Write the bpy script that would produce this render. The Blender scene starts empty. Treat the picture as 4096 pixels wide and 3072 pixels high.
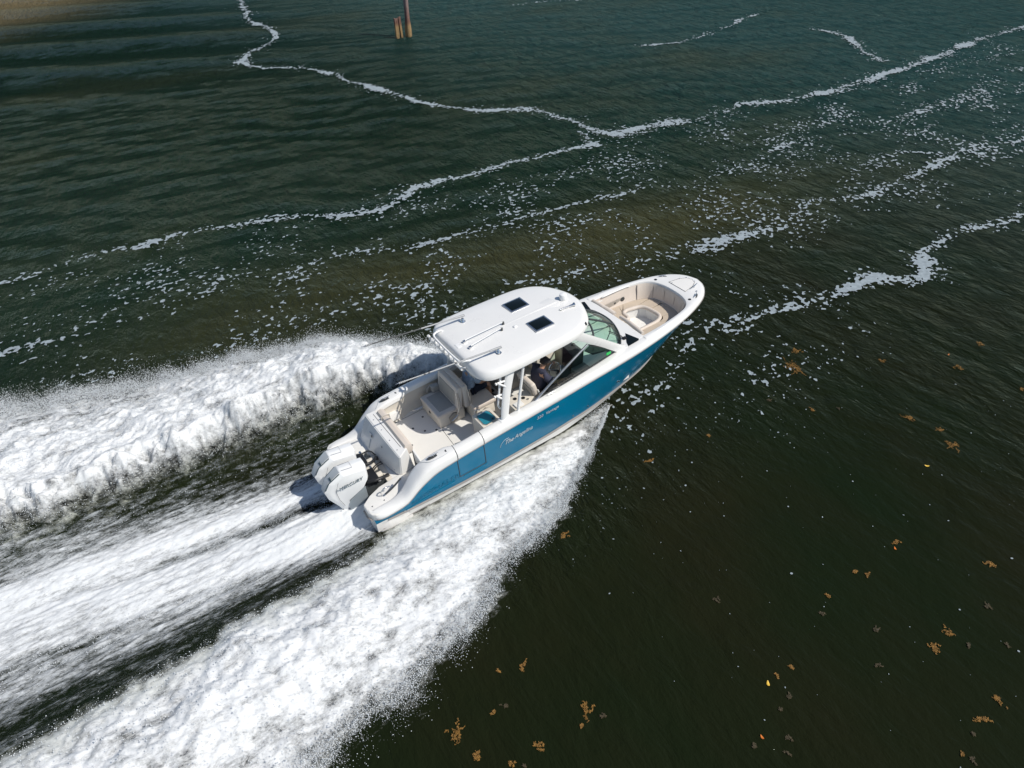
import bpy, bmesh, math, random
import numpy as np
from mathutils import Vector, Matrix, Euler, Quaternion
R = math.radians
scene = bpy.context.scene
COL = scene.collection

# ------------------------------------------------------------------ camera
cd = bpy.data.cameras.new('camera'); cam = bpy.data.objects.new('camera', cd); COL.objects.link(cam)
cd.sensor_fit = 'HORIZONTAL'; cd.sensor_width = 36.0; cd.lens = 0.68*36.0
cd.clip_start = 0.1; cd.clip_end = 8000
Rw = [[0.83373894, 0.35653412, -0.42161925], [-0.55151805, 0.50095189, -0.66698954], [-0.02659357, 0.78862578, 0.6142981]]
m = Matrix(Rw).to_4x4(); m.translation = (-2.956486, -11.942971, 12.361776)
cam.matrix_world = m
scene.camera = cam

# ------------------------------------------------------------------ sky, sun, exposure
SUN = Vector((0.367, -0.53, 0.764)).normalized()
world = bpy.data.worlds.new('World'); scene.world = world; world.use_nodes = True
nt = world.node_tree; nt.nodes.clear()
sky = nt.nodes.new('ShaderNodeTexSky'); sky.sky_type = 'NISHITA'; sky.sun_disc = False
sky.sun_elevation = math.asin(SUN.z); sky.sun_rotation = math.pi/2 - math.atan2(SUN.y, SUN.x)
sky.air_density = 1.0; sky.dust_density = 0.6; sky.ozone_density = 1.6
bg = nt.nodes.new('ShaderNodeBackground'); bg.inputs['Strength'].default_value = 0.10
wo = nt.nodes.new('ShaderNodeOutputWorld')
nt.links.new(sky.outputs[0], bg.inputs[0]); nt.links.new(bg.outputs[0], wo.inputs[0])
sl = bpy.data.lights.new('sun', 'SUN'); sl.energy = 4.3; sl.angle = R(0.55); sl.color = (1.0, 0.95, 0.87)
sun = bpy.data.objects.new('sun', sl); COL.objects.link(sun)
sun.rotation_euler = SUN.to_track_quat('Z', 'Y').to_euler(); sun.location = (20, -25, 40)
scene.view_settings.view_transform = 'Standard'; scene.view_settings.look = 'None'
scene.view_settings.gamma = 1.0; scene.view_settings.use_curve_mapping = False
scene.view_settings.exposure = 0.0
scene.render.engine = 'CYCLES'

# ------------------------------------------------------------------ helpers
def node(nt, t, **k):
    n = nt.nodes.new(t)
    for a, b in k.items():
        if a in n.inputs.keys() if hasattr(n.inputs, 'keys') else False: n.inputs[a].default_value = b
        else: setattr(n, a, b)
    return n
def setin(n, **k):
    for a, b in k.items(): n.inputs[a.replace('_', ' ')].default_value = b
def mat(name, col, rough=0.4, metal=0.0, coat=0.0, var=0.06, vscale=3.0, bump=0.0, bscale=60.0, spec=0.5, trans=None):
    """procedural principled material with slight colour/roughness variation and optional fine relief"""
    M = bpy.data.materials.new(name); M.use_nodes = True; nt = M.node_tree; P = nt.nodes['Principled BSDF']
    tc = nt.nodes.new('ShaderNodeTexCoord')
    nz = nt.nodes.new('ShaderNodeTexNoise'); setin(nz, Scale=vscale, Detail=6.0, Roughness=0.6)
    nt.links.new(tc.outputs['Object'], nz.inputs['Vector'])
    rp = nt.nodes.new('ShaderNodeValToRGB')
    a = [max(0, c*(1-var)) for c in col]; b = [min(1, c*(1+var)) for c in col]
    rp.color_ramp.elements[0].position = 0.3; rp.color_ramp.elements[1].position = 0.7
    rp.color_ramp.elements[0].color = (*a, 1); rp.color_ramp.elements[1].color = (*b, 1)
    nt.links.new(nz.outputs['Fac'], rp.inputs['Fac']); nt.links.new(rp.outputs[0], P.inputs['Base Color'])
    mr = nt.nodes.new('ShaderNodeMapRange'); mr.inputs['To Min'].default_value = rough*0.85; mr.inputs['To Max'].default_value = min(1, rough*1.2)
    nt.links.new(nz.outputs['Fac'], mr.inputs['Value']); nt.links.new(mr.outputs[0], P.inputs['Roughness'])
    P.inputs['Metallic'].default_value = metal; P.inputs['Coat Weight'].default_value = coat
    P.inputs['Specular IOR Level'].default_value = spec
    if bump:
        n2 = nt.nodes.new('ShaderNodeTexNoise'); setin(n2, Scale=bscale, Detail=3.0)
        nt.links.new(tc.outputs['Object'], n2.inputs['Vector'])
        bp = nt.nodes.new('ShaderNodeBump'); bp.inputs['Strength'].default_value = bump; bp.inputs['Distance'].default_value = 0.01
        nt.links.new(n2.outputs['Fac'], bp.inputs['Height']); nt.links.new(bp.outputs[0], P.inputs['Normal'])
    return M
def tag(o, label=None, cat=None, group=None, kind=None):
    if label: o['label'] = label
    if cat: o['category'] = cat
    if group: o['group'] = group
    if kind: o['kind'] = kind
    return o
def empty(name, loc=(0, 0, 0), rot=(0, 0, 0), parent=None):
    o = bpy.data.objects.new(name, None); COL.objects.link(o); o.location = loc; o.rotation_euler = rot
    o.empty_display_size = 0.2
    if parent: o.parent = parent
    return o
def link(name, me, material, parent=None, smooth=True, angle=35):
    o = bpy.data.objects.new(name, me); COL.objects.link(o)
    if material is not None and not me.materials: me.materials.append(material)
    if parent: o.parent = parent
    if smooth and len(me.polygons):
        me.polygons.foreach_set('use_smooth', [True]*len(me.polygons))
        if angle < 180: me.set_sharp_from_angle(angle=R(angle))
    return o
def pyd(name, v, f, material, parent=None, smooth=True, angle=35, fix=True):
    me = bpy.data.meshes.new(name); me.from_pydata([tuple(map(float, p)) for p in v], [], f); me.update()
    if fix:
        bm = bmesh.new(); bm.from_mesh(me); bmesh.ops.remove_doubles(bm, verts=bm.verts, dist=1e-5)
        bmesh.ops.recalc_face_normals(bm, faces=bm.faces); bm.to_mesh(me); bm.free()
    return link(name, me, material, parent, smooth, angle)
def frombm(name, bm, material, parent=None, smooth=True, angle=35):
    me = bpy.data.meshes.new(name); bmesh.ops.recalc_face_normals(bm, faces=bm.faces); bm.to_mesh(me); bm.free()
    return link(name, me, material, parent, smooth, angle)
def add_box(bm, x0, x1, y0, y1, z0, z1, bev=0.0, seg=2, xf=None):
    vs = [bm.verts.new(p) for p in [(x0,y0,z0),(x1,y0,z0),(x1,y1,z0),(x0,y1,z0),(x0,y0,z1),(x1,y0,z1),(x1,y1,z1),(x0,y1,z1)]]
    fs = [bm.faces.new([vs[i] for i in q]) for q in [(0,3,2,1),(4,5,6,7),(0,1,5,4),(1,2,6,5),(2,3,7,6),(3,0,4,7)]]
    if xf is not None:
        for v in vs: v.co = xf @ v.co
    if bev > 0:
        es = list({e for f in fs for e in f.edges})
        bmesh.ops.bevel(bm, geom=es, offset=bev, segments=seg, profile=0.6, affect='EDGES')
def box(name, x0, x1, y0, y1, z0, z1, material, parent=None, bev=0.015, seg=2, xf=None):
    bm = bmesh.new(); add_box(bm, min(x0,x1), max(x0,x1), min(y0,y1), max(y0,y1), min(z0,z1), max(z0,z1), bev, seg, xf)
    return frombm(name, bm, material, parent)
def prism(name, poly, z0, z1, material, parent=None, bev=0.0, seg=2, axis='z', xf=None):
    """polygon in plan (axis z) or side view (axis y: poly is x,z) or (axis x: poly is y,z), extruded"""
    bm = bmesh.new()
    def P(a, b, c): return {'z': (a, b, c), 'y': (a, c, b), 'x': (c, a, b)}[axis]
    lo = [bm.verts.new(P(a, b, z0)) for a, b in poly]; hi = [bm.verts.new(P(a, b, z1)) for a, b in poly]
    n = len(poly)
    bm.faces.new(lo[::-1]); bm.faces.new(hi)
    for i in range(n): bm.faces.new([lo[i], lo[(i+1) % n], hi[(i+1) % n], hi[i]])
    if xf is not None:
        for v in bm.verts: v.co = xf @ v.co
    bmesh.ops.recalc_face_normals(bm, faces=bm.faces)
    if bev > 0:
        bmesh.ops.bevel(bm, geom=list(bm.edges), offset=bev, segments=seg, profile=0.6, affect='EDGES')
    return frombm(name, bm, material, parent)
def catmull(pts, n=6, closed=False):
    P = [Vector(p) for p in pts]
    if len(P) < 3 or n <= 1: return P
    out = []; N = len(P); rng = range(N if closed else N-1)
    for i in rng:
        p1, p2 = P[i], P[(i+1) % N]
        p0 = P[i-1] if (i > 0 or closed) else p1*2-p2
        p3 = P[(i+2) % N] if (i+2 < N or closed) else p2*2-p1
        for k in range(n):
            t = k/n
            out.append(0.5*((2*p1)+(p2-p0)*t+(2*p0-5*p1+4*p2-p3)*t*t+(3*p1-p0-3*p2+p3)*t**3))
    if not closed: out.append(P[-1])
    return out
def add_tube(bm, pts, r, n=8, closed=False, squash=1.0):
    P = [Vector(p) for p in pts]; N = len(P)
    rr = r if hasattr(r, '__len__') else [r]*N
    rings = []; up = Vector((0, 0, 1))
    prev = None
    for i in range(N):
        a = P[i-1] if (i > 0 or closed) else P[i]; b = P[(i+1) % N] if (i+1 < N or closed) else P[i]
        t = (b-a).normalized()
        if prev is None:
            s = t.cross(up)
            if s.length < 0.05: s = t.cross(Vector((0, 1, 0)))
            s.normalize()
        else:
            s = (prev - t*prev.dot(t)); s.normalize()
        prev = s; u = s.cross(t)
        rings.append([bm.verts.new(P[i] + (s*math.cos(2*math.pi*k/n) + u*squash*math.sin(2*math.pi*k/n))*rr[i]) for k in range(n)])
    for i in range(N if closed else N-1):
        A, B = rings[i], rings[(i+1) % N]
        for k in range(n): bm.faces.new([A[k], A[(k+1) % n], B[(k+1) % n], B[k]])
    if not closed: bm.faces.new(rings[0][::-1]); bm.faces.new(rings[-1])
def tube(name, pts, r, material, parent=None, n=8, smooth_n=0, closed=False, squash=1.0):
    bm = bmesh.new(); p = catmull(pts, smooth_n, closed) if smooth_n else pts
    if hasattr(r, '__len__') and smooth_n: r = np.interp(np.linspace(0, 1, len(p)), np.linspace(0, 1, len(r)), r)
    add_tube(bm, p, r, n, closed, squash); return frombm(name, bm, material, parent, angle=50)
def add_lathe(bm, prof, c=(0, 0, 0), n=16, axis=None):
    q = Quaternion() if axis is None else Vector((0, 0, 1)).rotation_difference(Vector(axis))
    c = Vector(c); rings = []
    for r, z in prof:
        rings.append([bm.verts.new(c + q @ Vector((r*math.cos(2*math.pi*k/n), r*math.sin(2*math.pi*k/n), z))) for k in range(n)])
    for A, B in zip(rings, rings[1:]):
        for k in range(n): bm.faces.new([A[k], A[(k+1) % n], B[(k+1) % n], B[k]])
    bm.faces.new(rings[0][::-1]); bm.faces.new(rings[-1])
def lathe(name, prof, c, material, parent=None, n=16, axis=None):
    bm = bmesh.new(); add_lathe(bm, prof, c, n, axis); return frombm(name, bm, material, parent, angle=40)
def loft(name, rings, material, parent=None, closed=False, cap=False, angle=35):
    v = [tuple(p) for r in rings for p in r]; n = len(rings[0]); f = []
    for i in range(len(rings)-1):
        for k in range(n if closed else n-1):
            a = i*n+k; b = i*n+(k+1) % n; f.append((a, b, b+n, a+n))
    if cap: f += [tuple(range(n))[::-1], tuple(range((len(rings)-1)*n, len(rings)*n))]
    return pyd(name, v, f, material, parent, angle=angle)
def pchip(xs, ys):
    xs = np.array(xs, float); ys = np.array(ys, float); h = np.diff(xs); d = np.diff(ys)/h
    m = np.zeros(len(xs)); m[0] = d[0]; m[-1] = d[-1]
    for i in range(1, len(xs)-1):
        if d[i-1]*d[i] > 0: m[i] = 2*d[i-1]*d[i]/(d[i-1]+d[i])
    def f(x):
        x = np.clip(np.asarray(x, float), xs[0], xs[-1]); i = np.clip(np.searchsorted(xs, x)-1, 0, len(h)-1)
        t = (x-xs[i])/h[i]; t2 = t*t; t3 = t2*t
        return (2*t3-3*t2+1)*ys[i]+(t3-2*t2+t)*h[i]*m[i]+(-2*t3+3*t2)*ys[i+1]+(t3-t2)*h[i]*m[i+1]
    return f
def text(name, s, size, M4, material, parent=None, shear=0.0, extrude=0.002, bend=None, spacing=1.0):
    cu = bpy.data.curves.new(name, 'FONT'); cu.body = s; cu.size = size; cu.shear = shear; cu.extrude = extrude
    cu.space_character = spacing; cu.resolution_u = 3
    t = bpy.data.objects.new(name, cu); COL.objects.link(t); bpy.context.view_layer.update()
    me = bpy.data.meshes.new_from_object(t.evaluated_get(bpy.context.evaluated_depsgraph_get()))
    bpy.data.objects.remove(t); bpy.data.curves.remove(cu)
    for v in me.vertices:
        p = v.co.copy()
        if bend: p = bend(p)
        v.co = M4 @ p
    me.update(); me.materials.clear(); me.materials.append(material)
    return link(name, me, material, parent, smooth=False)
# numpy gradient noise -----------------------------------------------------
def _h(i, j, s):
    n = (i.astype(np.int64)*374761393 + j.astype(np.int64)*668265263 + s*1442695041) & 0xFFFFFFFF
    n = ((n ^ (n >> 13))*1274126177) & 0xFFFFFFFF
    return ((n ^ (n >> 16)) & 0xFFFF)/65536.0*2*np.pi
def perlin(x, y, s=0):
    i = np.floor(x).astype(np.int64); j = np.floor(y).astype(np.int64); u = x-i; v = y-j
    fu = u*u*u*(u*(u*6-15)+10); fv = v*v*v*(v*(v*6-15)+10)
    def g(a, b, du, dv):
        t = _h(i+a, j+b, s); return np.cos(t)*du+np.sin(t)*dv
    n0 = g(0, 0, u, v)*(1-fu)+g(1, 0, u-1, v)*fu; n1 = g(0, 1, u, v-1)*(1-fu)+g(1, 1, u-1, v-1)*fu
    return (n0*(1-fv)+n1*fv)*1.5
def fbm(x, y, oct=4, s=0, gain=0.5):
    o = np.zeros(np.shape(x)); a = 1.0; t = 0.0
    for k in range(oct):
        o += a*perlin(x*2**k+k*17.3, y*2**k-k*9.1, s+k); t += a; a *= gain
    return o/t
rng = np.random.default_rng(7)
# ================================================================== WATER
def sstep(a, b, x):
    t = np.clip((x-a)/(b-a), 0, 1); return t*t*(3-2*t)
# edges of the two sheets of spray thrown off the hull (metres; boat runs along +x)
ysi = pchip([-16, -7.6, -3, -1.5, -0.5, 0.5, 1.3, 2.2, 3.2, 6, 6.95], [2.7, 2.3, 2.0, 1.78, 1.55, 1.40, 1.26, 1.16, 1.06, 0.98, 0.85])
yso = pchip([-16, -3, -1, 0.8, 2, 3.7, 5.3, 6.3, 7.1], [7.6, 5.6, 5.2, 4.55, 3.95, 3.3, 2.35, 1.6, 1.0])
ypi = pchip([-16, -7.5, -5, -3, 0, 1.6, 3, 5, 7.1], [3.5, 2.95, 2.85, 2.8, 2.95, 2.9, 2.3, 1.5, 0.85])
ypo = pchip([-16, -7, -5, -3, -1.5, 0, 1.9, 3, 4.8, 6.3, 7.1], [11.2, 9.1, 8.4, 7.9, 7.7, 7.3, 6.8, 5.9, 4.3, 2.1, 0.95])
def spray_u(x, y):
    us = (-y-ysi(x))/(yso(x)-ysi(x)); up = (y-ypi(x))/(ypo(x)-ypi(x))
    return us, up
def wake_base(x, y):
    """shape of the sea surface pushed about by the hull"""
    run = sstep(7.3, 4.5, x)
    z = -0.20*np.exp(-(y/1.5)**4)*sstep(0.4, -1.2, x)*sstep(-15, -3, x)
    us, up = spray_u(x, y)
    fade = sstep(-16, -9, x)*0.6+0.4
    z += run*fade*(0.22*np.exp(-((us-0.08)/0.18)**2)*sstep(1, -4, x) + 0.34*np.exp(-((up-0.04)/0.10)**2)*sstep(6, 2, x))
    return z
SW = np.array([0.37, 0.93]); SW = SW/np.linalg.norm(SW)
def waves(x, y):
    d = x*SW[0]+y*SW[1]; c = x*SW[1]-y*SW[0]
    far = sstep(36, 52, y)*sstep(26, 6, x)
    wob = 1.3*fbm(x*0.05, y*0.05, 2, 3)
    z = 0.20*far*np.sin(2*np.pi*(d+wob)/9.4+0.8)
    left = sstep(22, 4, x-0.25*y)
    z += 0.022*left*np.sin(2*np.pi*(d+3.2*fbm(x*0.13, y*0.13, 3, 5))/2.6)*(0.35+0.9*fbm(x*0.12, y*0.12, 2, 11))
    z += 0.032*fbm(d*0.75, c*0.32, 3, 21)
    rt = sstep(6, 16, x-0.25*y)
    z += rt*0.030*fbm(x*0.85, y*0.25, 3, 31)
    up = sstep(14, 30, y+x*0.35)
    z += up*0.05*fbm(d*0.40, c*0.16, 3, 41)
    return z
def calm(x, y):   # the pressed-flat water near the wake is quieter
    return 1-0.6*np.exp(-((y)/4.5)**4)*sstep(9, 5, x)
def surf(x, y): return waves(x, y)*calm(x, y)+wake_base(x, y)

def axis(a, b, step, mid, far, grow=1.05):
    s = list(np.arange(a, b+1e-6, step)); d = step; v = b
    while v < far:
        d = min(d*grow, mid) if v < 95 else d*1.25
        v += d; s.append(v)
    d = step; v = a; pre = []
    while v > -far:
        d = min(d*grow, mid) if v > -40 else d*1.25
        v -= d; pre.append(v)
    return np.array(pre[::-1]+s)
gx = axis(-9, 8, 0.085, 0.42, 3000); gy = axis(-6.5, 9, 0.085, 0.42, 3000)
GX, GY = np.meshgrid(gx, gy, indexing='ij')
nearm = (np.abs(GX) < 130) & (np.abs(GY) < 130)
GZ = np.zeros_like(GX); GZ[nearm] = surf(GX[nearm], GY[nearm])
def grid_mesh(name, X, Y, Z, keep=None):
    nx, ny = X.shape; idx = np.arange(nx*ny).reshape(nx, ny)
    q = np.stack([idx[:-1, :-1], idx[1:, :-1], idx[1:, 1:], idx[:-1, 1:]], -1).reshape(-1, 4)
    co = np.stack([X, Y, Z], -1).reshape(-1, 3)
    if keep is not None:
        q = q[keep.reshape(-1)]
        used = np.unique(q); mp = np.full(nx*ny, -1); mp[used] = np.arange(len(used)); q = mp[q]; co = co[used]
    else: used = None
    me = bpy.data.meshes.new(name); me.vertices.add(len(co)); me.vertices.foreach_set('co', co.astype(np.float32).ravel())
    me.loops.add(q.size); me.loops.foreach_set('vertex_index', q.astype(np.int32).ravel())
    me.polygons.add(len(q)); me.polygons.foreach_set('loop_start', (np.arange(len(q))*4).astype(np.int32))
    me.update(); me.validate(); me.polygons.foreach_set('use_smooth', np.ones(len(me.polygons), bool))
    return me, used
def fattr(me, name, v):
    a = me.attributes.new(name, 'FLOAT', 'POINT'); a.data.foreach_set('value', np.asarray(v, np.float32).ravel())

def water_material():
    M = bpy.data.materials.new('sea_water'); M.use_nodes = True; nt = M.node_tree; L = nt.links; P = nt.nodes['Principled BSDF']
    tc = nt.nodes.new('ShaderNodeTexCoord')
    def mp(rz, sx, sy):
        n = nt.nodes.new('ShaderNodeMapping'); n.inputs['Rotation'].default_value = (0, 0, rz); n.inputs['Scale'].default_value = (sx, sy, 1)
        L.new(tc.outputs['Object'], n.inputs['Vector']); return n
    def nz(vec, sc, det, rough=0.55, dist=0.0):
        n = nt.nodes.new('ShaderNodeTexNoise'); setin(n, Scale=sc, Detail=det, Roughness=rough, Distortion=dist)
        L.new(vec.outputs[0], n.inputs['Vector']); return n
    def math_(op, a, b):
        n = nt.nodes.new('ShaderNodeMath'); n.operation = op
        for i, v in enumerate((a, b)):
            if isinstance(v, (int, float)): n.inputs[i].default_value = v
            else: L.new(v, n.inputs[i])
        return n.outputs[0]
    def attr(nm):
        a = nt.nodes.new('ShaderNodeAttribute'); a.attribute_name = nm; return a.outputs['Fac']
    ang = -math.atan2(SW[1], SW[0])
    A = nz(mp(ang, 1.0, 0.40), 2.3, 6.0, 0.62, 0.35)      # ripples across the swell
    A2 = nz(mp(ang+0.25, 1.0, 0.5), 5.2, 4.0, 0.6, 0.3)
    B = nz(mp(R(10), 1.0, 0.46), 1.6, 5.0, 0.52, 0.3)    # wind ripples to the right of the boat
    C = nz(mp(0, 1, 1), 16.0, 2.0)
    rip = attr('ripple'); right = attr('right')
    h1 = math_('ADD', math_('MULTIPLY', A.outputs['Fac'], 1.0), math_('MULTIPLY', A2.outputs['Fac'], 0.42))
    h2 = math_('ADD', math_('MULTIPLY', B.outputs['Fac'], 1.0), math_('MULTIPLY', A2.outputs['Fac'], 0.30))
    mx = nt.nodes.new('ShaderNodeMix'); L.new(right, mx.inputs['Factor']); L.new(h1, mx.inputs['A']); L.new(h2, mx.inputs['B'])
    hh = math_('ADD', mx.outputs[0], math_('MULTIPLY', C.outputs['Fac'], 0.05))
    hh = math_('MULTIPLY', hh, rip)
    bp = nt.nodes.new('ShaderNodeBump'); bp.inputs['Strength'].default_value = 1.0; bp.inputs['Distance'].default_value = 0.22
    L.new(hh, bp.inputs['Height'])
    # murky body colour: dark green with olive silt and a sandy shoal; sky and warm sheens painted in
    D = nz(mp(0.3, 1, 0.6), 0.22, 4.0)
    cr = nt.nodes.new('ShaderNodeValToRGB'); cr.color_ramp.elements[0].position = 0.35; cr.color_ramp.elements[1].position = 0.68
    cr.color_ramp.elements[0].color = (0.0070, 0.0120, 0.0040, 1); cr.color_ramp.elements[1].color = (0.0110, 0.0120, 0.0045, 1)
    L.new(D.outputs['Fac'], cr.inputs['Fac'])
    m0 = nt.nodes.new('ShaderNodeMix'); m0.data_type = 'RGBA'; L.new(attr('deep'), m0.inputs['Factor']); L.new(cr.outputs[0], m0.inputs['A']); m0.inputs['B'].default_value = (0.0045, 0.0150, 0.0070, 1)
    m3 = nt.nodes.new('ShaderNodeMix'); m3.data_type = 'RGBA'; L.new(attr('sky_sheen'), m3.inputs['Factor']); L.new(m0.outputs['Result'], m3.inputs['A']); m3.inputs['B'].default_value = (0.016, 0.047, 0.047, 1)  # bluish sky reflection painted into the water colour at far right
    m1 = nt.nodes.new('ShaderNodeMix'); m1.data_type = 'RGBA'; L.new(attr('silt'), m1.inputs['Factor']); L.new(m3.outputs['Result'], m1.inputs['A'])
    m1.inputs['B'].default_value = (0.040, 0.038, 0.014, 1)
    m2 = nt.nodes.new('ShaderNodeMix'); m2.data_type = 'RGBA'; L.new(attr('sand_sheen'), m2.inputs['Factor']); L.new(m1.outputs['Result'], m2.inputs['A'])
    m2.inputs['B'].default_value = (0.20, 0.15, 0.075, 1)  # pale sandy shoal tone, with a warm sheen painted into it
    # turbid body below a sky-reflecting skin (reflection damped, as through the drone's polarising filter)
    nt.nodes.remove(P); df = nt.nodes.new('ShaderNodeBsdfDiffuse'); gl = nt.nodes.new('ShaderNodeBsdfGlossy'); fr = nt.nodes.new('ShaderNodeFresnel')
    gl.inputs['Roughness'].default_value = 0.10; gl.inputs['Color'].default_value = (0.86, 0.98, 0.95, 1); fr.inputs['IOR'].default_value = 1.333
    L.new(m2.outputs['Result'], df.inputs['Color'])
    for n_ in (df, gl, fr): L.new(bp.outputs[0], n_.inputs['Normal'])
    ms = nt.nodes.new('ShaderNodeMixShader'); L.new(math_('MULTIPLY', fr.outputs[0], 0.30), ms.inputs[0]); L.new(df.outputs[0], ms.inputs[1]); L.new(gl.outputs[0], ms.inputs[2])
    L.new(ms.outputs[0], nt.nodes['Material Output'].inputs['Surface'])
    return M
M_water = water_material()
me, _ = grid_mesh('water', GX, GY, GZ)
sx, sy = GX.ravel(), GY.ravel()
silt = np.zeros(sx.shape); nm = nearm.ravel()
sn = fbm(sx[nm]*0.10, sy[nm]*0.16, 3, 51)
band = np.exp(-((sy[nm]-8.2+0.18*(sx[nm]-8))/2.8)**2)*sstep(-8, 3, sx[nm])*sstep(38, 16, sx[nm])
silt[nm] = np.clip(band*(0.75+0.9*sn), 0, 1)*0.75 + 0.35*np.clip(fbm(sx[nm]*0.06+9, sy[nm]*0.10, 3, 61)*1.8-0.1, 0, 1)*sstep(-2, 12, sy[nm])
sand_sheen = sstep(66, 92, sy-0.6*sx)*sstep(20, -4, sx)*0.80*(np.hypot(sx, sy) < 160)
us, up = spray_u(sx, sy)
smooth_strip = np.exp(-((sy+1.6)/0.9)**2)*sstep(3, 0, sx) + np.exp(-((sy-2.4)/0.9)**2)*sstep(4, 1, sx)
calmr = 1-0.75*sstep(-3.5, -6.5, sy)*sstep(16, 6, sx)-0.25*sstep(0, -8, sy)*sstep(22, 10, sx)
upr = 1.1+1.9*sstep(6, 36, sy+0.5*sx)
fattr(me, 'ripple', np.clip(calmr*upr*(1-0.5*np.clip(smooth_strip, 0, 1)), 0.38, 4))
fattr(me, 'right', sstep(4, 15, sx-0.30*sy)); fattr(me, 'deep', sstep(2, 16, sy)); fattr(me, 'sky_sheen', sstep(16, 55, sx+0.25*sy)*sstep(-12, 4, sy)*0.9); fattr(me, 'silt', silt); fattr(me, 'sand_sheen', sand_sheen)
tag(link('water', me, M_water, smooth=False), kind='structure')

# ================================================================== WAKE: spray sheets and propeller wash
def foam_material(name, c0, c1, bscale, bump, ang, stretch, a1, a2):
    """aerated water: white where dense, letting the dark water through where the 'cover' of bubbles thins out"""
    M = bpy.data.materials.new(name); M.use_nodes = True; nt = M.node_tree; L = nt.links; P = nt.nodes['Principled BSDF']; out = nt.nodes['Material Output']
    tc = nt.nodes.new('ShaderNodeTexCoord')
    at = nt.nodes.new('ShaderNodeAttribute'); at.attribute_name = 'thin'; cv = nt.nodes.new('ShaderNodeAttribute'); cv.attribute_name = 'cover'
    mp = nt.nodes.new('ShaderNodeMapping'); mp.inputs['Rotation'].default_value = (0, 0, ang); mp.inputs['Scale'].default_value = (1, stretch, 1); L.new(tc.outputs['Object'], mp.inputs['Vector'])
    def nz(sc, det, rough, src):
        n = nt.nodes.new('ShaderNodeTexNoise'); setin(n, Scale=sc, Detail=det, Roughness=rough, Distortion=0.3); L.new(src, n.inputs['Vector']); return n.outputs['Fac']
    def mth(op, a, b):
        n = nt.nodes.new('ShaderNodeMath'); n.operation = op
        for k, v in enumerate((a, b)):
            if isinstance(v, (int, float)): n.inputs[k].default_value = v
            else: L.new(v, n.inputs[k])
        return n.outputs[0]
    n1 = nz(3.2, 6.0, 0.65, mp.outputs[0]); n2 = nz(17.0, 4.0, 0.7, mp.outputs[0]); n3 = nz(bscale, 5.0, 0.65, tc.outputs['Object'])
    mx = nt.nodes.new('ShaderNodeMix'); mx.data_type = 'RGBA'; L.new(at.outputs['Fac'], mx.inputs['Factor'])
    mx.inputs['A'].default_value = (*c0, 1); mx.inputs['B'].default_value = (*c1, 1); L.new(mx.outputs['Result'], P.inputs['Base Color'])
    bp = nt.nodes.new('ShaderNodeBump'); bp.inputs['Strength'].default_value = bump; bp.inputs['Distance'].default_value = 0.03
    L.new(mth('ADD', n3, mth('MULTIPLY', n2, 1.5)), bp.inputs['Height']); L.new(bp.outputs[0], P.inputs['Normal'])
    P.inputs['Roughness'].default_value = 0.8; P.inputs['Specular IOR Level'].default_value = 0.2
    v = mth('ADD', mth('ADD', cv.outputs['Fac'], mth('MULTIPLY', mth('SUBTRACT', n1, 0.5), a1)), mth('MULTIPLY', mth('SUBTRACT', n2, 0.5), a2))
    mr = nt.nodes.new('ShaderNodeMapRange'); mr.interpolation_type = 'SMOOTHSTEP'; mr.inputs['From Min'].default_value = 0.0; mr.inputs['From Max'].default_value = 1.05; L.new(v, mr.inputs['Value'])
    tr = nt.nodes.new('ShaderNodeBsdfTransparent'); ms = nt.nodes.new('ShaderNodeMixShader'); L.new(mr.outputs[0], ms.inputs[0]); L.new(tr.outputs[0], ms.inputs[1]); L.new(P.outputs[0], ms.inputs[2]); L.new(ms.outputs[0], out.inputs['Surface'])
    return M
M_spray = {s: foam_material('spray_foam', (0.725, 0.74, 0.745), (0.36, 0.38, 0.30), 24.0, 0.22, s*0.30, 1.8, 1.7, 0.85) for s in (-1, 1)}
M_wash = foam_material('wash_foam', (0.68, 0.70, 0.71), (0.42, 0.46, 0.48), 26.0, 0.30, -0.12, 3.4, 1.6, 1.1)
M_drop = mat('droplet_white', (0.62, 0.65, 0.67), 0.5, var=0.02)
def pointcloud(name, co, rad, material, label):
    me = bpy.data.meshes.new(name); me.vertices.add(len(co)); me.vertices.foreach_set('co', co.astype(np.float32).ravel())
    fattr(me, 'rad', rad); me.update()
    o = bpy.data.objects.new(name, me); COL.objects.link(o); me.materials.append(material)
    ng = bpy.data.node_groups.new(name+'_points', 'GeometryNodeTree')
    ng.interface.new_socket('Geometry', in_out='INPUT', socket_type='NodeSocketGeometry'); ng.interface.new_socket('Geometry', in_out='OUTPUT', socket_type='NodeSocketGeometry')
    i = ng.nodes.new('NodeGroupInput'); ou = ng.nodes.new('NodeGroupOutput'); mp = ng.nodes.new('GeometryNodeMeshToPoints')
    na = ng.nodes.new('GeometryNodeInputNamedAttribute'); na.data_type = 'FLOAT'; na.inputs['Name'].default_value = 'rad'
    sm = ng.nodes.new('GeometryNodeSetMaterial'); sm.inputs['Material'].default_value = material
    ng.links.new(i.outputs[0], mp.inputs['Mesh']); ng.links.new(na.outputs['Attribute'], mp.inputs['Radius'])
    ng.links.new(mp.outputs[0], sm.inputs[0]); ng.links.new(sm.outputs[0], ou.inputs[0])
    md = o.modifiers.new('points', 'NODES'); md.node_group = ng
    tag(o, label, 'spray', kind='stuff'); return o

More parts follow.
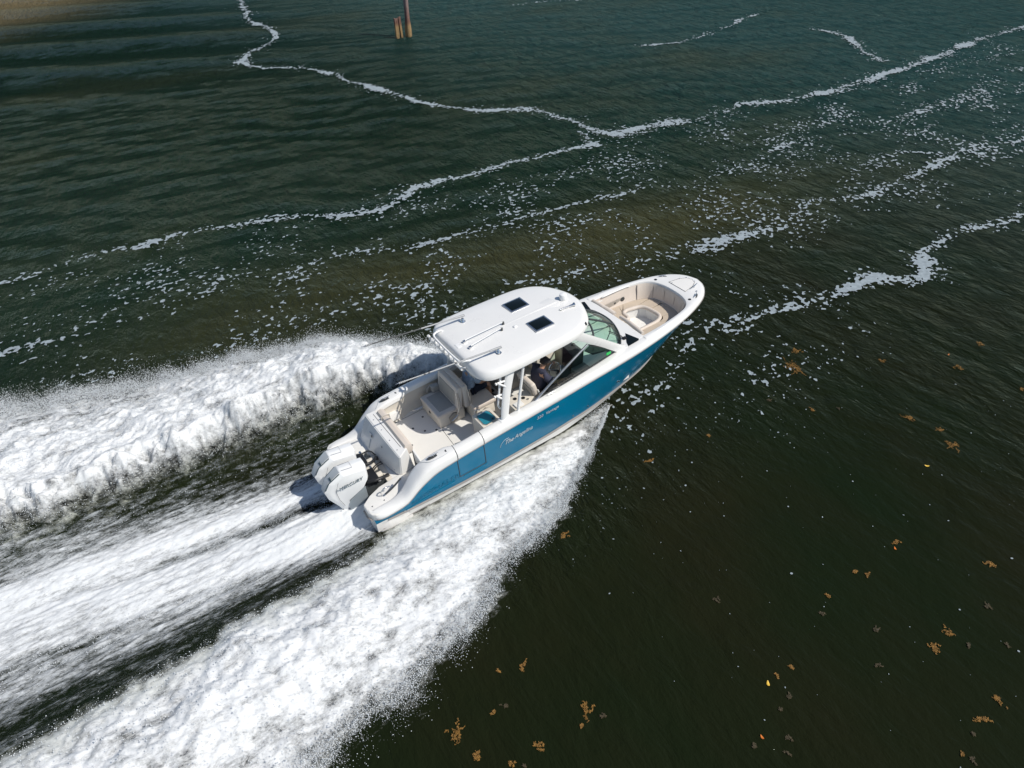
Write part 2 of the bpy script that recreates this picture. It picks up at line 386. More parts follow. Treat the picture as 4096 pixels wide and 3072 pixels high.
HS = pchip([-16, -8, -3, 1, 4, 6, 7.1], [0.35, 0.45, 0.50, 0.28, 0.20, 0.12, 0.02])
HP = pchip([-16, -8, -3, 1, 3, 4.8, 6, 7.1], [0.55, 0.85, 1.05, 1.3, 1.2, 0.8, 0.35, 0.05])
def spray_height(x, y, side):
    us, up = spray_u(x, y); u = us if side < 0 else up; H = (HS if side < 0 else HP)(x)
    u2 = u+0.13*fbm(x*0.7, y*0.7, 4, 71)+0.04*fbm(x*4, y*4, 3, 73)
    rise = sstep(-0.03, 0.42 if side < 0 else 0.15, u2)
    fall = 1-sstep(0.42 if side < 0 else 0.25, 1.02, u2)
    body = rise*fall
    # lumps torn into streaks that run outboard and aft
    a = 0.5*side; cx = x*np.cos(a)+y*np.sin(a); cy = -x*np.sin(a)+y*np.cos(a)
    big = fbm(x*0.8+3, y*0.8, 3, 81); mid = fbm(cx*1.7, cy*3.2, 4, 83, 0.6); fine = fbm(cx*6, cy*9, 3, 87, 0.6)
    lump = 1+(0.45 if side < 0 else 0.30)*big
    z = H*body*lump + (0.04+(0.08 if side < 0 else 0.085)*rise*fall)*(0.75*np.abs(mid)*1.6-0.3) + 0.022*fine*(0.3+rise)
    return z, u2, rise, fall
def make_spray(side, name, label):
    st = 0.033
    x = np.arange(-15, 7.25, st); y = np.arange(0.6, 10.3 if side > 0 else 7.5, st)*side
    X, Y = np.meshgrid(x, y, indexing='ij')
    z, u2, rise, fall = spray_height(X, Y, side)
    holes = fbm(X*0.9, Y*1.6, 3, 91, 0.6)
    tip = sstep(7.0, 5.2, X)
    edge = np.minimum((u2+0.02)/(0.09 if side < 0 else 0.13), (1.04-u2)/(0.26+0.2*(1-tip)))
    cov = np.clip(edge, -0.8, 1.0)*0.95-0.25*(1-tip)
    inner = (0.90+0.70*holes-(0.35 if side > 0 else 0.15)*sstep(0.45, 0.9, u2)-0.35*(1-tip))
    cov = np.minimum(cov, inner)
    cov = np.where((np.abs(Y) < 0.9) & (X > -0.2), -1, cov)
    c = (cov[:-1, :-1]+cov[1:, 1:]+cov[1:, :-1]+cov[:-1, 1:])/4 > -0.55
    Zb = surf(X, Y); Z = Zb+0.012+np.maximum(z, 0.0)
    me, used = grid_mesh(name, X, Y, Z, c)
    thin = np.clip(1-cov/0.5, 0, 1)*0.5+np.clip(0.8-rise*1.6, 0, 1)*0.6*(u2 < 0.2)
    fattr(me, 'thin', np.clip(thin, 0, 1).ravel()[used]); fattr(me, 'cover', cov.ravel()[used])
    tag(link(name, me, M_spray[side], smooth=False), label, 'spray', kind='stuff')
    # droplets flung off the sheet
    N = 190000 if side > 0 else 90000
    px = rng.uniform(-10.5, 7.1, N); t = rng.random(N)
    kind = rng.random(N)
    u = np.where(kind < 0.70, rng.normal(0.97, 0.07, N), np.where(kind < 0.985, t, rng.normal(0.03, 0.02, N)))
    lo, hi = ((ysi(px), yso(px)) if side < 0 else (ypi(px), ypo(px)))
    py = (lo+u*(hi-lo))*side
    clump = fbm(px*1.3, py*1.3, 3, 95)*0.5+0.5
    hz, uu, ri, fa = spray_height(px, py, side)
    jump = rng.exponential(0.028, N)*(1+2.2*clump)*(1.0 if side < 0 else 1.7)
    pz = surf(px, py)+np.maximum(hz, 0)+0.01+jump
    ok = (clump+0.25*rng.random(N) > np.where(np.abs(uu-0.5) > 0.5, 0.62, 0.35)) & ~((np.abs(py) < 1.6) & (px > -0.3) & (px < 6))
    ok &= (uu < 1.0+0.10*rng.random(N)**2*(1+3*clump)) & (uu > -0.09)
    rad = 0.0025+0.008*rng.random(N)**2.8
    rad *= np.where(np.abs(uu-0.5) > 0.48, 0.8, 1.0)
    pointcloud(name+'_droplets', np.stack([px, py, pz], 1)[ok], rad[ok], M_drop, label.replace('sheet of white spray', 'loose white droplets flying from the spray'))
make_spray(-1, 'spray_sheet', 'broad sheet of white spray on the near side of the motorboat')
make_spray(1, 'spray_sheet', 'broad sheet of white spray on the far side of the motorboat')

# propeller wash
st = 0.033
x = np.arange(-15, 0.75, st); y = np.arange(-2.3, 3.3, st)
X, Y = np.meshgrid(x, y, indexing='ij')
t = np.clip(-X/7.5, 0, 2)
def band(c0, c1, w0, w1, p=4):
    c = c0+(c1-c0)*t; w = w0+(w1-w0)*t; return np.exp(-np.abs((Y-c)/w)**p)
wob = 0.16*fbm(X*0.5, Y*0.9, 3, 101); Ys = Y; Y = Y+wob
D = 1.05*band(-0.62, 0.45, 0.50, 0.70) + 0.75*band(0.72, 1.5, 0.26, 0.45, 2) + 0.60*band(0.35, 1.95, 1.05, 1.15) + 0.62*band(-0.95, -0.78, 0.42, 0.62)
D -= 0.45*np.exp(-((Y-(0.08+0.95*np.clip(t, 0, .5)*2*0.5+0.2*t))/(0.11+0.05*t))**2)*sstep(-5.5, -2, X)
D -= 0.38*np.exp(-((Y-(-0.75+0.42*t))/0.10)**2)*sstep(-1.5, -4, X)
D = D*sstep(0.7, -0.25, X)
Y = Ys
s1 = fbm(X*0.9, Y*5.5, 4, 111, 0.6); s2 = fbm(X*4.0, Y*13, 3, 113, 0.65); s3 = fbm(X*9+Y*3, Y*11, 2, 115)
cov = D*0.68+0.32*s1+0.12*s2+0.07
c = (cov[:-1, :-1]+cov[1:, 1:]+cov[1:, :-1]+cov[:-1, 1:])/4 > -0.5
ridge = 0.10*band(-0.4, 0.5, 0.35, 0.55, 2)+0.10*band(0.72, 1.5, 0.2, 0.4, 2)
Z = surf(X, Y)+0.015+np.clip(cov, 0, 1)*0.05+ridge+0.06*s1+0.03*s2+0.16*np.exp(-((X+1.2)/0.9)**2)*np.exp(-((np.abs(Y)-0.32)/0.35)**2)
me, used = grid_mesh('propeller_wash', X, Y, Z, c)
fattr(me, 'thin', np.clip(1-cov/0.8, 0, 1).ravel()[used]); fattr(me, 'cover', cov.ravel()[used])
tag(link('propeller_wash', me, M_wash, smooth=False), 'churned white propeller wash trailing behind the outboard motors', 'wake', kind='stuff')
N = 50000
px = rng.uniform(-10.5, 1.2, N); py = rng.uniform(-2.0, 3.2, N)
q = fbm(px*0.8, py*4.5, 3, 121)*0.5+0.5+0.25*fbm(px*5, py*12, 2, 123)
ok = q+0.3*rng.random(N) > 0.66
ok &= ~((np.abs(py) < 1.5) & (px > -0.1))
ok &= ~((py > 1.15-0.10*px) & (rng.random(N) > 0.12))
ok &= ~((py < -0.95-0.02*px) & (rng.random(N) > 0.015))
pz = surf(px, py)+0.03+0.11*rng.random(N)**3
pointcloud('propeller_wash_droplets', np.stack([px, py, pz], 1)[ok], (0.003+0.007*rng.random(N)**2)[ok], M_drop, 'fine white droplets and bubbles over the propeller wash')

# ================================================================== FLOATING FOAM
FOAM_LINES = [
 (1.0, 0.55, [(18.5,72.8),(16,62.1),(16,56.7),(15.6,52.2),(13,49),(10.5,45.4)]),
 (1.1, 0.45, [(10.5,45.4),(11.3,42.5),(13.3,41.4),(14.4,38.8),(14.9,34.9),(15.3,32.9),(16,30.3),(16.2,28.2),(17,26.1),(18.4,24.1),(20.2,22.9)]),
 (1.25, 0.55, [(20.2,22.9),(21.1,21.4),(21.3,19.1),(21.3,17.1),(22.1,16.1)]), (0.8, 0.30, [(20.6,17.7),(19.9,15.9)]),
 (0.95, 0.65, [(22.3,16.4),(24.6,16),(26.8,15.5),(28.8,15.3),(30.9,15.8),(32.8,14.7),(35.7,14.4),(39,14.2),(42.1,14.4),(46.3,14.6),(51.6,15.2),(56.3,15.8),(62.3,15.8),(75,15)]),
 (0.85, 0.35, [(-12,17.4),(-6.6,17.4),(-5.7,17.4),(-4.4,17.7),(-2.7,17.7),(-1.7,17.5),(-.8,17.6),(.5,17.7),(1.9,17.2),(3,16.9),(4.4,16.5),(6.1,15.4),(7.7,15.1)]),
 (1.05, 0.32, [(7.7,15.1),(8.7,15.3),(9.7,16.1),(10.8,16.3),(12.4,16.1),(14.5,16.1),(16.6,16),(18.3,15.9),(20,15.5)]),
 (0.80, 0.30, [(2,11.6),(4,12.1),(5.6,11.8),(7.3,10.8),(8.4,10.7),(10.6,10.7),(12.3,10.5),(13.6,10.4),(14.8,10.3),(16.6,10),(18.2,10)]),
 (0.86, 0.50, [(11.8,.9),(12.6,.3),(13.9,-.1),(15.1,-.4),(16.5,-.7),(17.9,-.7),(19.3,-.9),(19.8,-1.6),(20.9,-1.7),(22.1,-.9),(23.8,-.7),(25.5,-.7),(26.8,-1.1),(28.3,-1.3),(34,-1.5)]),
 (0.72, 0.50, [(8.7,6.4),(10.1,5.6),(11.2,5.4),(12.6,5.3),(14.2,4.8),(15.6,4.2),(16.5,4.2),(18.9,4),(20,3.6),(22.4,4.6),(23.7,4.2),(25.4,3.6),(27.1,3.6),(29.5,3.8),(33.2,4),(34.9,3.4),(37.3,3.2),(45,3)]),
 (0.6, 0.4, [(26,9.6),(29,9.8),(30.7,8.9),(32.8,8.1)]), (0.75, 0.4, [(29,6.1),(31.1,5.6),(32.8,4.2),(35.4,2.3)]), (0.55, 0.5, [(33.7,8.8),(37.7,8.7),(41.7,8.3)]),
 (0.6, 0.5, [(35.8,30.6),(38.4,29.3),(42.7,29.7),(48.5,31.7),(51.9,32.6)]), (0.75, 0.7, [(50.3,25.3),(49.9,22.4),(47.9,20.2),(45.6,16.8)]), (0.6, 0.6, [(38.7,50.6),(41.1,50),(44.2,48.2)]),
 (0.75, 0.25, [(-12,12),(-6.8,12.2),(-5.8,12.1),(-5.1,11.9),(-4.2,12.4),(-3.5,12.6)]), (0.7, 0.30, [(7.7,-1.1),(8.6,-1),(9.1,-1.1),(10,-.6),(11.3,-.1)]),
 (0.5, 0.25, [(-.7,12.1),(.5,12.9),(1.6,12.5),(2.6,11.3),(2.3,9.9)]), (1.35, 0.22, [(8.6,-1.25),(9.1,-1.2)]), (0.72, 0.36, [(11.6,.8),(12.3,.4)]), (0.5, 0.3, [(3.9,6.9),(4.4,6.2),(5.6,6.6),(7.2,5.6)])]
def segdist(x, y, pts):
    d = np.full(x.shape, 1e9)
    for (ax, ay), (bx, by) in zip(pts, pts[1:]):
        vx, vy = bx-ax, by-ay; t = np.clip(((x-ax)*vx+(y-ay)*vy)/(vx*vx+vy*vy), 0, 1)
        d = np.minimum(d, np.hypot(x-ax-t*vx, y-ay-t*vy))
    return d
def foam_density(x, y):
    wx = x+0.35*fbm(x*0.5, y*0.5, 3, 131); wy = y+0.35*fbm(x*0.5+7, y*0.5, 3, 133)
    D = np.zeros(x.shape)
    for s, w, pts in FOAM_LINES:
        d = segdist(wx, wy, [(float(p[0]), float(p[1])) for p in pts]); w = w*(0.58+0.80*fbm(x*0.55+s*31, y*0.55, 2, 138))
        w = np.maximum(w, 0.08); gap = np.clip(0.60+1.0*fbm(x*0.30+s*9, y*0.30, 2, 137), 0.46, 1.05)
        D = np.maximum(D, s*gap*(0.78*np.exp(-(d/w)**2)+0.22*np.exp(-(d/(w*2.6)))))
    # loose flecks drifting between the lines and around the bow
    zone = sstep(3.5, 7, y+0.15*x)*sstep(19, 15, y+0.05*x)*0.20*sstep(-12, 0, x) + 0.17*np.exp(-((x-9)/4.5)**2-((y+1.6)/1.6)**2) + 0.16*sstep(4, 8, x)*sstep(-4.2, -2.2, y)*sstep(20, 11, x)*sstep(3, 0, y)
    zone += 0.07*sstep(24, 30, x)*sstep(-2.5, 1, y)*sstep(16, 12, y) + 0.085*sstep(7, 12, x)*sstep(-12, -5, y)*sstep(0, -4, y)*0.0
    return np.maximum(D, zone*np.clip(0.45+2.1*fbm(x*0.28, y*0.42, 3, 139), 0, 1.5))
def foam_patch(x0, x1, y0, y1, st, holes=()):
    x = np.arange(x0, x1+st/2, st); y = np.arange(y0, y1+st/2, st)
    X, Y = np.meshgrid(x, y, indexing='ij')
    D = np.zeros(X.shape)
    cs = max(1, int(0.2/st)); Xc, Yc = X[::cs, ::cs], Y[::cs, ::cs]
    Dc = foam_density(Xc, Yc)
    # bilinear upsample of the smooth density
    ix = np.clip(np.arange(X.shape[0])/cs, 0, Dc.shape[0]-1.001); iy = np.clip(np.arange(X.shape[1])/cs, 0, Dc.shape[1]-1.001)
    i0 = ix.astype(int); j0 = iy.astype(int); fi = (ix-i0)[:, None]; fj = (iy-j0)[None]
    i1 = np.minimum(i0+1, Dc.shape[0]-1); j1 = np.minimum(j0+1, Dc.shape[1]-1)
    D = (Dc[i0][:, j0]*(1-fi)+Dc[i1][:, j0]*fi)*(1-fj)+(Dc[i0][:, j1]*(1-fi)+Dc[i1][:, j1]*fi)*fj
    V = np.full(X.shape, -1.0); k = D > 0.05
    xs, ys = X[k], Y[k]
    # streaky cells
    wxs = xs+0.10*fbm(xs*2, ys*2, 2, 145); n = np.abs(fbm(wxs*2.0, ys*2.2, 3, 141, 0.6)); n2 = fbm(wxs*4.6, ys*5.4, 4, 143, 0.65)
    rg = np.abs(fbm(wxs*1.9+5, ys*2.3, 2, 147, 0.5)); V[k] = np.maximum(D[k]*0.98-0.30-2.0*rg-0.62*n2, D[k]*0.72-0.385-0.95*n2-0.9*(n-0.16))
    return X, Y, V
def clip_tris(X, Y, V):
    P = np.stack([X, Y], -1)
    def tri(a, b, c): return np.concatenate([x[..., None, :].reshape(-1, 1, 3) for x in (a, b, c)], 1)
    Q = np.concatenate([P, V[..., None]], -1)
    T = np.concatenate([tri(Q[:-1, :-1], Q[1:, :-1], Q[1:, 1:]), tri(Q[:-1, :-1], Q[1:, 1:], Q[:-1, 1:])], 0)
    ins = T[..., 2] > 0; k = ins.sum(1); out = [T[k == 3][..., :2]]
    def cut(a, b):
        t = (a[:, 2]/(a[:, 2]-b[:, 2]))[:, None]; return a[:, :2]+(b[:, :2]-a[:, :2])*t
    for r in range(3):
        o = [r, (r+1) % 3, (r+2) % 3]
        s = (k == 1) & ins[:, r]; A, B, C = (T[s][:, i] for i in o)
        out.append(np.stack([A[:, :2], cut(A, B), cut(A, C)], 1))
        s = (k == 2) & ~ins[:, r]; A, B, C = (T[s][:, i] for i in o)
        ab = cut(B, A); ac = cut(C, A)
        out.append(np.stack([ab, B[:, :2], C[:, :2]], 1)); out.append(np.stack([ab, C[:, :2], ac], 1))
    return np.concatenate(out, 0)
tris = []
for args in [(-12, 30, -5, 19, 0.05), (30, 75, -4, 19, 0.10), (8, 24, 19, 36, 0.08), (8, 24, 36, 76, 0.12), (34, 54, 19, 36, 0.12), (36, 48, 46, 52, 0.12)]:
    X, Y, V = foam_patch(*args)
    us, up = spray_u(X, Y)
    V[(us > -0.05) & (us < 0.97) & (X < 7)] = -1; V[(up > -0.05) & (up < 0.97) & (X < 7)] = -1
    V[(np.abs(Y) < 3.0) & (X < 6.5)] = -1
    tris.append(clip_tris(X, Y, V))
# single flecks on the open dark water
N = 420
fx = np.concatenate([rng.uniform(3, 17, N), rng.uniform(4, 12, N)]); fy = np.concatenate([rng.uniform(-12.5, -2.5, N), rng.normal(-2.3, 1.2, N)])
ft = []
for a, b in zip(fx, fy):
    us, up = spray_u(np.array(a), np.array(b))
    if us < 1.05 and a < 7.2: continue
    if rng.random() > (0.75 if b > -5 else 0.40): continue
    r = 0.006+0.024*rng.random()**3; k = rng.integers(5, 8); th = rng.random()*6; s = rng.uniform(0.45, 1); 
    pts = [(a+r*math.cos(th)*math.cos(q)*(1+.3*rng.random())-r*s*math.sin(th)*math.sin(q), b+r*math.sin(th)*math.cos(q)+r*s*math.cos(th)*math.sin(q)) for q in np.linspace(0, 2*np.pi, k, endpoint=False)]
    for i in range(1, k-1): ft.append([pts[0], pts[i], pts[i+1]])
tris.append(np.array(ft))
T = np.concatenate(tris, 0)
e = np.stack([T[:, 1]-T[:, 0], T[:, 2]-T[:, 0]], 1); ar = e[:, 0, 0]*e[:, 1, 1]-e[:, 0, 1]*e[:, 1, 0]
T = T[np.abs(ar) > 1e-7]
fl = T.reshape(-1, 2)
key = np.round(fl/0.002).astype(np.int64); uq, first, inv = np.unique(key[:, 0]*10000019+key[:, 1], return_index=True, return_inverse=True)
vxy = fl[first]; inv = inv.reshape(-1)
dist = np.hypot(vxy[:, 0]+3, vxy[:, 1]+12)
vz = surf(vxy[:, 0], vxy[:, 1])+0.012+0.0006*dist
F = inv.reshape(-1, 3)
F = F[(F[:, 0] != F[:, 1]) & (F[:, 1] != F[:, 2]) & (F[:, 0] != F[:, 2])]
a, b, c = (vxy[F[:, i]] for i in range(3))
fl_ = ((b-a)[:, 0]*(c-a)[:, 1]-(b-a)[:, 1]*(c-a)[:, 0]) < 0
F[fl_] = F[fl_][:, ::-1]
me = bpy.data.meshes.new('sea_foam'); me.vertices.add(len(vxy)); me.vertices.foreach_set('co', np.column_stack([vxy, vz]).astype(np.float32).ravel())
me.loops.add(F.size); me.loops.foreach_set('vertex_index', F.astype(np.int32).ravel()); me.polygons.add(len(F)); me.polygons.foreach_set('loop_start', (np.arange(len(F))*3).astype(np.int32))
me.update(); me.validate(); me.polygons.foreach_set('use_smooth', np.ones(len(me.polygons), bool))
M_foam = mat('sea_foam', (0.26, 0.305, 0.33), 0.8, var=0.25, vscale=7.0, bump=0.5, bscale=30)
tag(link('sea_foam', me, M_foam, smooth=False), 'pale winding lines and flecks of foam drifting on the dark water', 'foam', kind='stuff')
print('FOAM tris', len(F))
# ================================================================== MATERIALS (boat)
M_gel = mat('white_gelcoat', (0.745, 0.74, 0.72), 0.28, coat=0.25, var=0.02, vscale=1.5)
M_nonskid = mat('nonskid_white', (0.74, 0.725, 0.69), 0.6, var=0.03, vscale=2.0, bump=0.25, bscale=160)
M_cream = mat('cream_liner', (0.66, 0.61, 0.53), 0.5, var=0.04)
M_blue = mat('blue_gelcoat', (0.0, 0.135, 0.250), 0.18, coat=0.22, var=0.06, vscale=1.2, spec=0.3)
M_boot = mat('white_bottom', (0.74, 0.72, 0.69), 0.35, var=0.04)
M_rubber = mat('grey_rubber_rail', (0.27, 0.25, 0.235), 0.55, var=0.1)
M_steel = mat('polished_steel', (0.72, 0.72, 0.72), 0.14, metal=1.0, var=0.05)
M_alu = mat('brushed_aluminium', (0.55, 0.56, 0.58), 0.32, metal=1.0)
M_powder = mat('white_powder_coat', (0.78, 0.78, 0.77), 0.35, var=0.02)
M_tan = mat('tan_vinyl', (0.50, 0.42, 0.33), 0.6, var=0.05, bump=0.2, bscale=50)
M_bolster = mat('light_vinyl', (0.62, 0.55, 0.48), 0.55, var=0.04, bump=0.15, bscale=40)
M_taupe = mat('taupe_vinyl', (0.36, 0.33, 0.29), 0.6, var=0.06, bump=0.2, bscale=50)
M_dgrey = mat('charcoal_plastic', (0.045, 0.05, 0.052), 0.4, var=0.12)
M_lgrey = mat('light_grey_panel', (0.42, 0.45, 0.47), 0.45, var=0.05)
M_grey = mat('grey_panel', (0.17, 0.19, 0.20), 0.5, var=0.08)
M_black = mat('black_rubber', (0.012, 0.012, 0.013), 0.45, var=0.2)
M_dglass = mat('dark_tinted_glass', (0.004, 0.007, 0.007), 0.08, var=0.1, spec=0.35)
M_teal = mat('teal_basin', (0.02, 0.20, 0.27), 0.3, var=0.1)
M_seam = mat('seam_shadow_gap', (0.05, 0.055, 0.06), 0.7)
M_engw = mat('white_engine_paint', (0.77, 0.775, 0.77), 0.2, coat=0.4, var=0.02)
M_engg = mat('grey_engine_paint', (0.30, 0.34, 0.37), 0.3, metal=0.3, var=0.06)
M_letter = mat('dark_lettering', (0.05, 0.09, 0.11), 0.4)
M_pole = mat('outrigger_grey', (0.30, 0.31, 0.32), 0.35, var=0.1)
M_silver = mat('silver_lettering', (0.55, 0.60, 0.63), 0.3, metal=0.2)
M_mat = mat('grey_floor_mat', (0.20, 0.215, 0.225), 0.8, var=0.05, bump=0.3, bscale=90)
M_screen = mat('dark_screen', (0.02, 0.012, 0.018), 0.12, var=0.2)
M_green = mat('green_sticker', (0.02, 0.50, 0.10), 0.5)
def glass_mat(name, tint, k):
    M = bpy.data.materials.new(name); M.use_nodes = True; nt = M.node_tree; nt.nodes.clear()
    o = nt.nodes.new('ShaderNodeOutputMaterial'); t = nt.nodes.new('ShaderNodeBsdfTransparent'); g = nt.nodes.new('ShaderNodeBsdfGlossy')
    tc = nt.nodes.new('ShaderNodeTexCoord'); n = nt.nodes.new('ShaderNodeTexNoise'); n.inputs['Scale'].default_value = 2.0; nt.links.new(tc.outputs['Object'], n.inputs['Vector'])
    rp = nt.nodes.new('ShaderNodeValToRGB'); rp.color_ramp.elements[0].color = (*[c*0.96 for c in tint], 1); rp.color_ramp.elements[1].color = (*tint, 1)
    nt.links.new(n.outputs['Fac'], rp.inputs['Fac']); nt.links.new(rp.outputs[0], t.inputs['Color'])
    g.inputs['Roughness'].default_value = 0.03; f = nt.nodes.new('ShaderNodeFresnel'); f.inputs['IOR'].default_value = k
    mx = nt.nodes.new('ShaderNodeMixShader'); nt.links.new(f.outputs[0], mx.inputs[0]); nt.links.new(t.outputs[0], mx.inputs[1]); nt.links.new(g.outputs[0], mx.inputs[2])
    nt.links.new(mx.outputs[0], o.inputs[0]); return M
M_glass = glass_mat('green_tinted_glass', (0.66, 0.84, 0.76), 1.35)

# ================================================================== BOAT (own frame: x forward, y to port, z up from the keel)
boat = empty('motorboat', (0, 0, -0.35), (0, R(-4.0), 0))
tag(boat, 'white and blue sport motorboat with hardtop speeding across the dark water', 'boat')
ysF = pchip([0.0, 0.1, 0.3, 1, 2.5, 5, 6.5, 7.5, 8.3, 9.3, 10, 10.6, 10.95, 11.1, 11.17], [1.30, 1.42, 1.47, 1.485, 1.50, 1.50, 1.48, 1.44, 1.36, 1.20, 1.02, 0.78, 0.50, 0.27, 0.0])
zsF = pchip([0, 0.3, 0.75, 1.25, 1.7, 2.3, 2.9, 4.25, 6.2, 7.5, 9, 11.17], [0.80, 0.81, 0.86, 1.17, 1.36, 1.44, 1.49, 1.57, 1.68, 1.73, 1.76, 1.82])
zdF = pchip([0, 0.45, 0.75, 1.15, 1.45, 1.75, 3, 4.2, 6.2, 8, 11.2], [0.975, 0.985, 1.05, 1.38, 1.58, 1.65, 1.71, 1.76, 1.845, 1.89, 1.92])
ybF = pchip([0, 2, 4.5, 5.7, 6.85, 8, 8.7, 9.4, 10, 10.8, 11.17], [1.42, 1.45, 1.455, 1.41, 1.26, 1.0, 0.75, 0.42, 0.25, 0.1, 0.0])
zbF = pchip([0, 1.2, 2.8, 4.5, 5.7, 6.85, 8, 8.7, 9.4, 9.9, 10.4, 10.8, 11.17], [0.70, 0.64, 0.61, 0.66, 0.70, 0.70, 0.66, 0.63, 0.73, 0.98, 1.32, 1.57, 1.80])
ycF = pchip([0, 5, 6, 7, 8, 8.8, 9.4, 10, 10.8, 11.17], [1.34, 1.34, 1.22, 1.03, 0.78, 0.53, 0.3, 0.17, 0.06, 0.0])
zcF = pchip([0, 5, 7, 8, 8.8, 9.4, 9.9, 10.4, 10.8, 11.17], [0.37, 0.38, 0.36, 0.38, 0.47, 0.62, 0.92, 1.28, 1.55, 1.79])
zkF = pchip([0, 7, 8, 8.8, 9.4, 9.9, 10.4, 10.8, 11.05, 11.17], [0.0, 0.0, 0.05, 0.2, 0.45, 0.8, 1.2, 1.5, 1.70, 1.785])
XS = np.concatenate([np.linspace(0.02, 0.3, 6), np.linspace(0.4, 9, 60), np.linspace(9.1, 11.05, 28), [11.1, 11.14, 11.165]])
def side_ring(x, s):
    B = np.array([ybF(x), zbF(x)]); S = np.array([ysF(x), zsF(x)]); out = []
    fl = -0.02-0.07*float(sstep(7.5, 9.3, x))*float(sstep(11.17, 10.7, x))
    for t in np.linspace(0, 1, 9):
        p = B+(S-B)*t; p[0] -= fl*math.sin(math.pi*t)*(1-0.3*t); out.append((x, s*max(p[0], 0), p[1]))
    return out
for s in (-1, 1):
    loft('hull_side', [side_ring(x, s) for x in XS], M_blue, boat, angle=60)
    loft('hull_bottom', [[(x, 0, zkF(x)), (x, s*ycF(x)*0.5, zkF(x)+(zcF(x)-zkF(x))*0.46), (x, s*ycF(x), zcF(x)), (x, s*(ycF(x)+0.05*(ycF(x) > 0.3)), zcF(x)+0.02), (x, s*ybF(x), zbF(x))] for x in XS if x > 0.7], M_boot, boat, angle=25)
    loft('hull_bottom', [[(x, s*0.78, 0.2), (x, s*ycF(x), zcF(x)), (x, s*(ycF(x)+0.05), zcF(x)+0.02), (x, s*ybF(x), zbF(x))] for x in XS if x < 0.75], M_boot, boat, angle=25)
    # rubber strake between blue topsides and white bottom, and the slim rub rail under the white cap
    tube('spray_rail', [(x, s*(ybF(x)+0.012), zbF(x)-0.005) for x in XS if 0.25 < x < 9.3], 0.028, M_rubber, boat, n=6)
    tube('rub_rail', [(x, s*(ysF(x)+0.006), zsF(x)+0.012) for x in XS if 0.05 < x < 11.16], 0.014, M_rubber, boat, n=6)
    tube('chine_strip', [(x, s*(ycF(x)+0.035), zcF(x)+0.05) for x in np.linspace(0.15, 1.35, 8)], 0.03, M_rubber, boat, n=6)
# deck cap: inner edge of the gunwale
yiF = pchip([0.0, 0.6, 1.30, 1.5, 2.05, 2.25, 2.4, 3.2, 4.4, 5.5, 6.5, 7.2, 8.3], [1.20, 1.19, 1.10, 1.12, 1.13, 1.22, 1.24, 1.22, 1.22, 1.22, 1.16, 1.08, 1.04])
def cap_ring(x, s):
    S, zs, zd, I = float(ysF(x)), float(zsF(x)), float(zdF(x)), float(yiF(x)); zin = 0.94 if x < 1.42 else zd-0.14
    pts = [(S, zs), (S+0.014, zs+0.04), (S+0.008, zd-0.085), (S-0.02, zd-0.035), (S-0.07, zd-0.005), (S-0.14, zd+0.006), (I+0.06, zd+0.004), (I+0.02, zd-0.008), (I, zd-0.035), (I-(0.05 if x < 1.42 else 0.0), zin)]
    return [(x, s*a, b) for a, b in pts]
XG = np.concatenate([np.linspace(0.0, 0.35, 8), np.linspace(0.45, 2.2, 28), np.linspace(2.3, 8.25, 46)])
for s in (-1, 1):
    loft('gunwale', [cap_ring(x, s) for x in XG], M_gel, boat, angle=40)
    # inside face of the cockpit coaming
    loft('coaming_liner', [[(x, s*(yiF(x)+0.015), zdF(x)-0.06), (x, s*(yiF(x)+0.05), zdF(x)-0.16), (x, s*(yiF(x)+0.08), 1.1), (x, s*(yiF(x)+0.02), 0.93)] for x in np.linspace(1.38, 7.6, 40)], M_cream, boat, angle=50)
    # swim platform pods
    pod = [(-0.03, 0.95), (-0.035, 1.22), (0.0, 1.33), (0.08, 1.41), (0.3, 1.44), (0.9, 1.42), (1.5, 1.10), (1.05, 0.60), (0.5, 0.66), (0.2, 0.78)]
    prism('swim_platform', [(a, s*b) for a, b in pod], 0.62, 0.968, M_nonskid, boat, bev=0.03, seg=3)
    prism('stern_pod', [(a*0.97+0.03, s*(b*0.985)) for a, b in pod[:6]+[(0.9, 0.66), (0.5, 0.70), (0.2, 0.82)]], 0.28, 0.64, M_boot, boat, bev=0.02)
    tube('pod_fender', [(-0.06, s*0.97, 0.80), (-0.07, s*1.20, 0.80), (-0.03, s*1.34, 0.80)], 0.022, M_rubber, boat, n=6)
    for xx in (0.12, 0.42): lathe('deck_plug', [(0.016, 0), (0.016, 0.008), (0.006, 0.012)], (xx, s*1.12, 0.967), M_dgrey, boat, n=8)
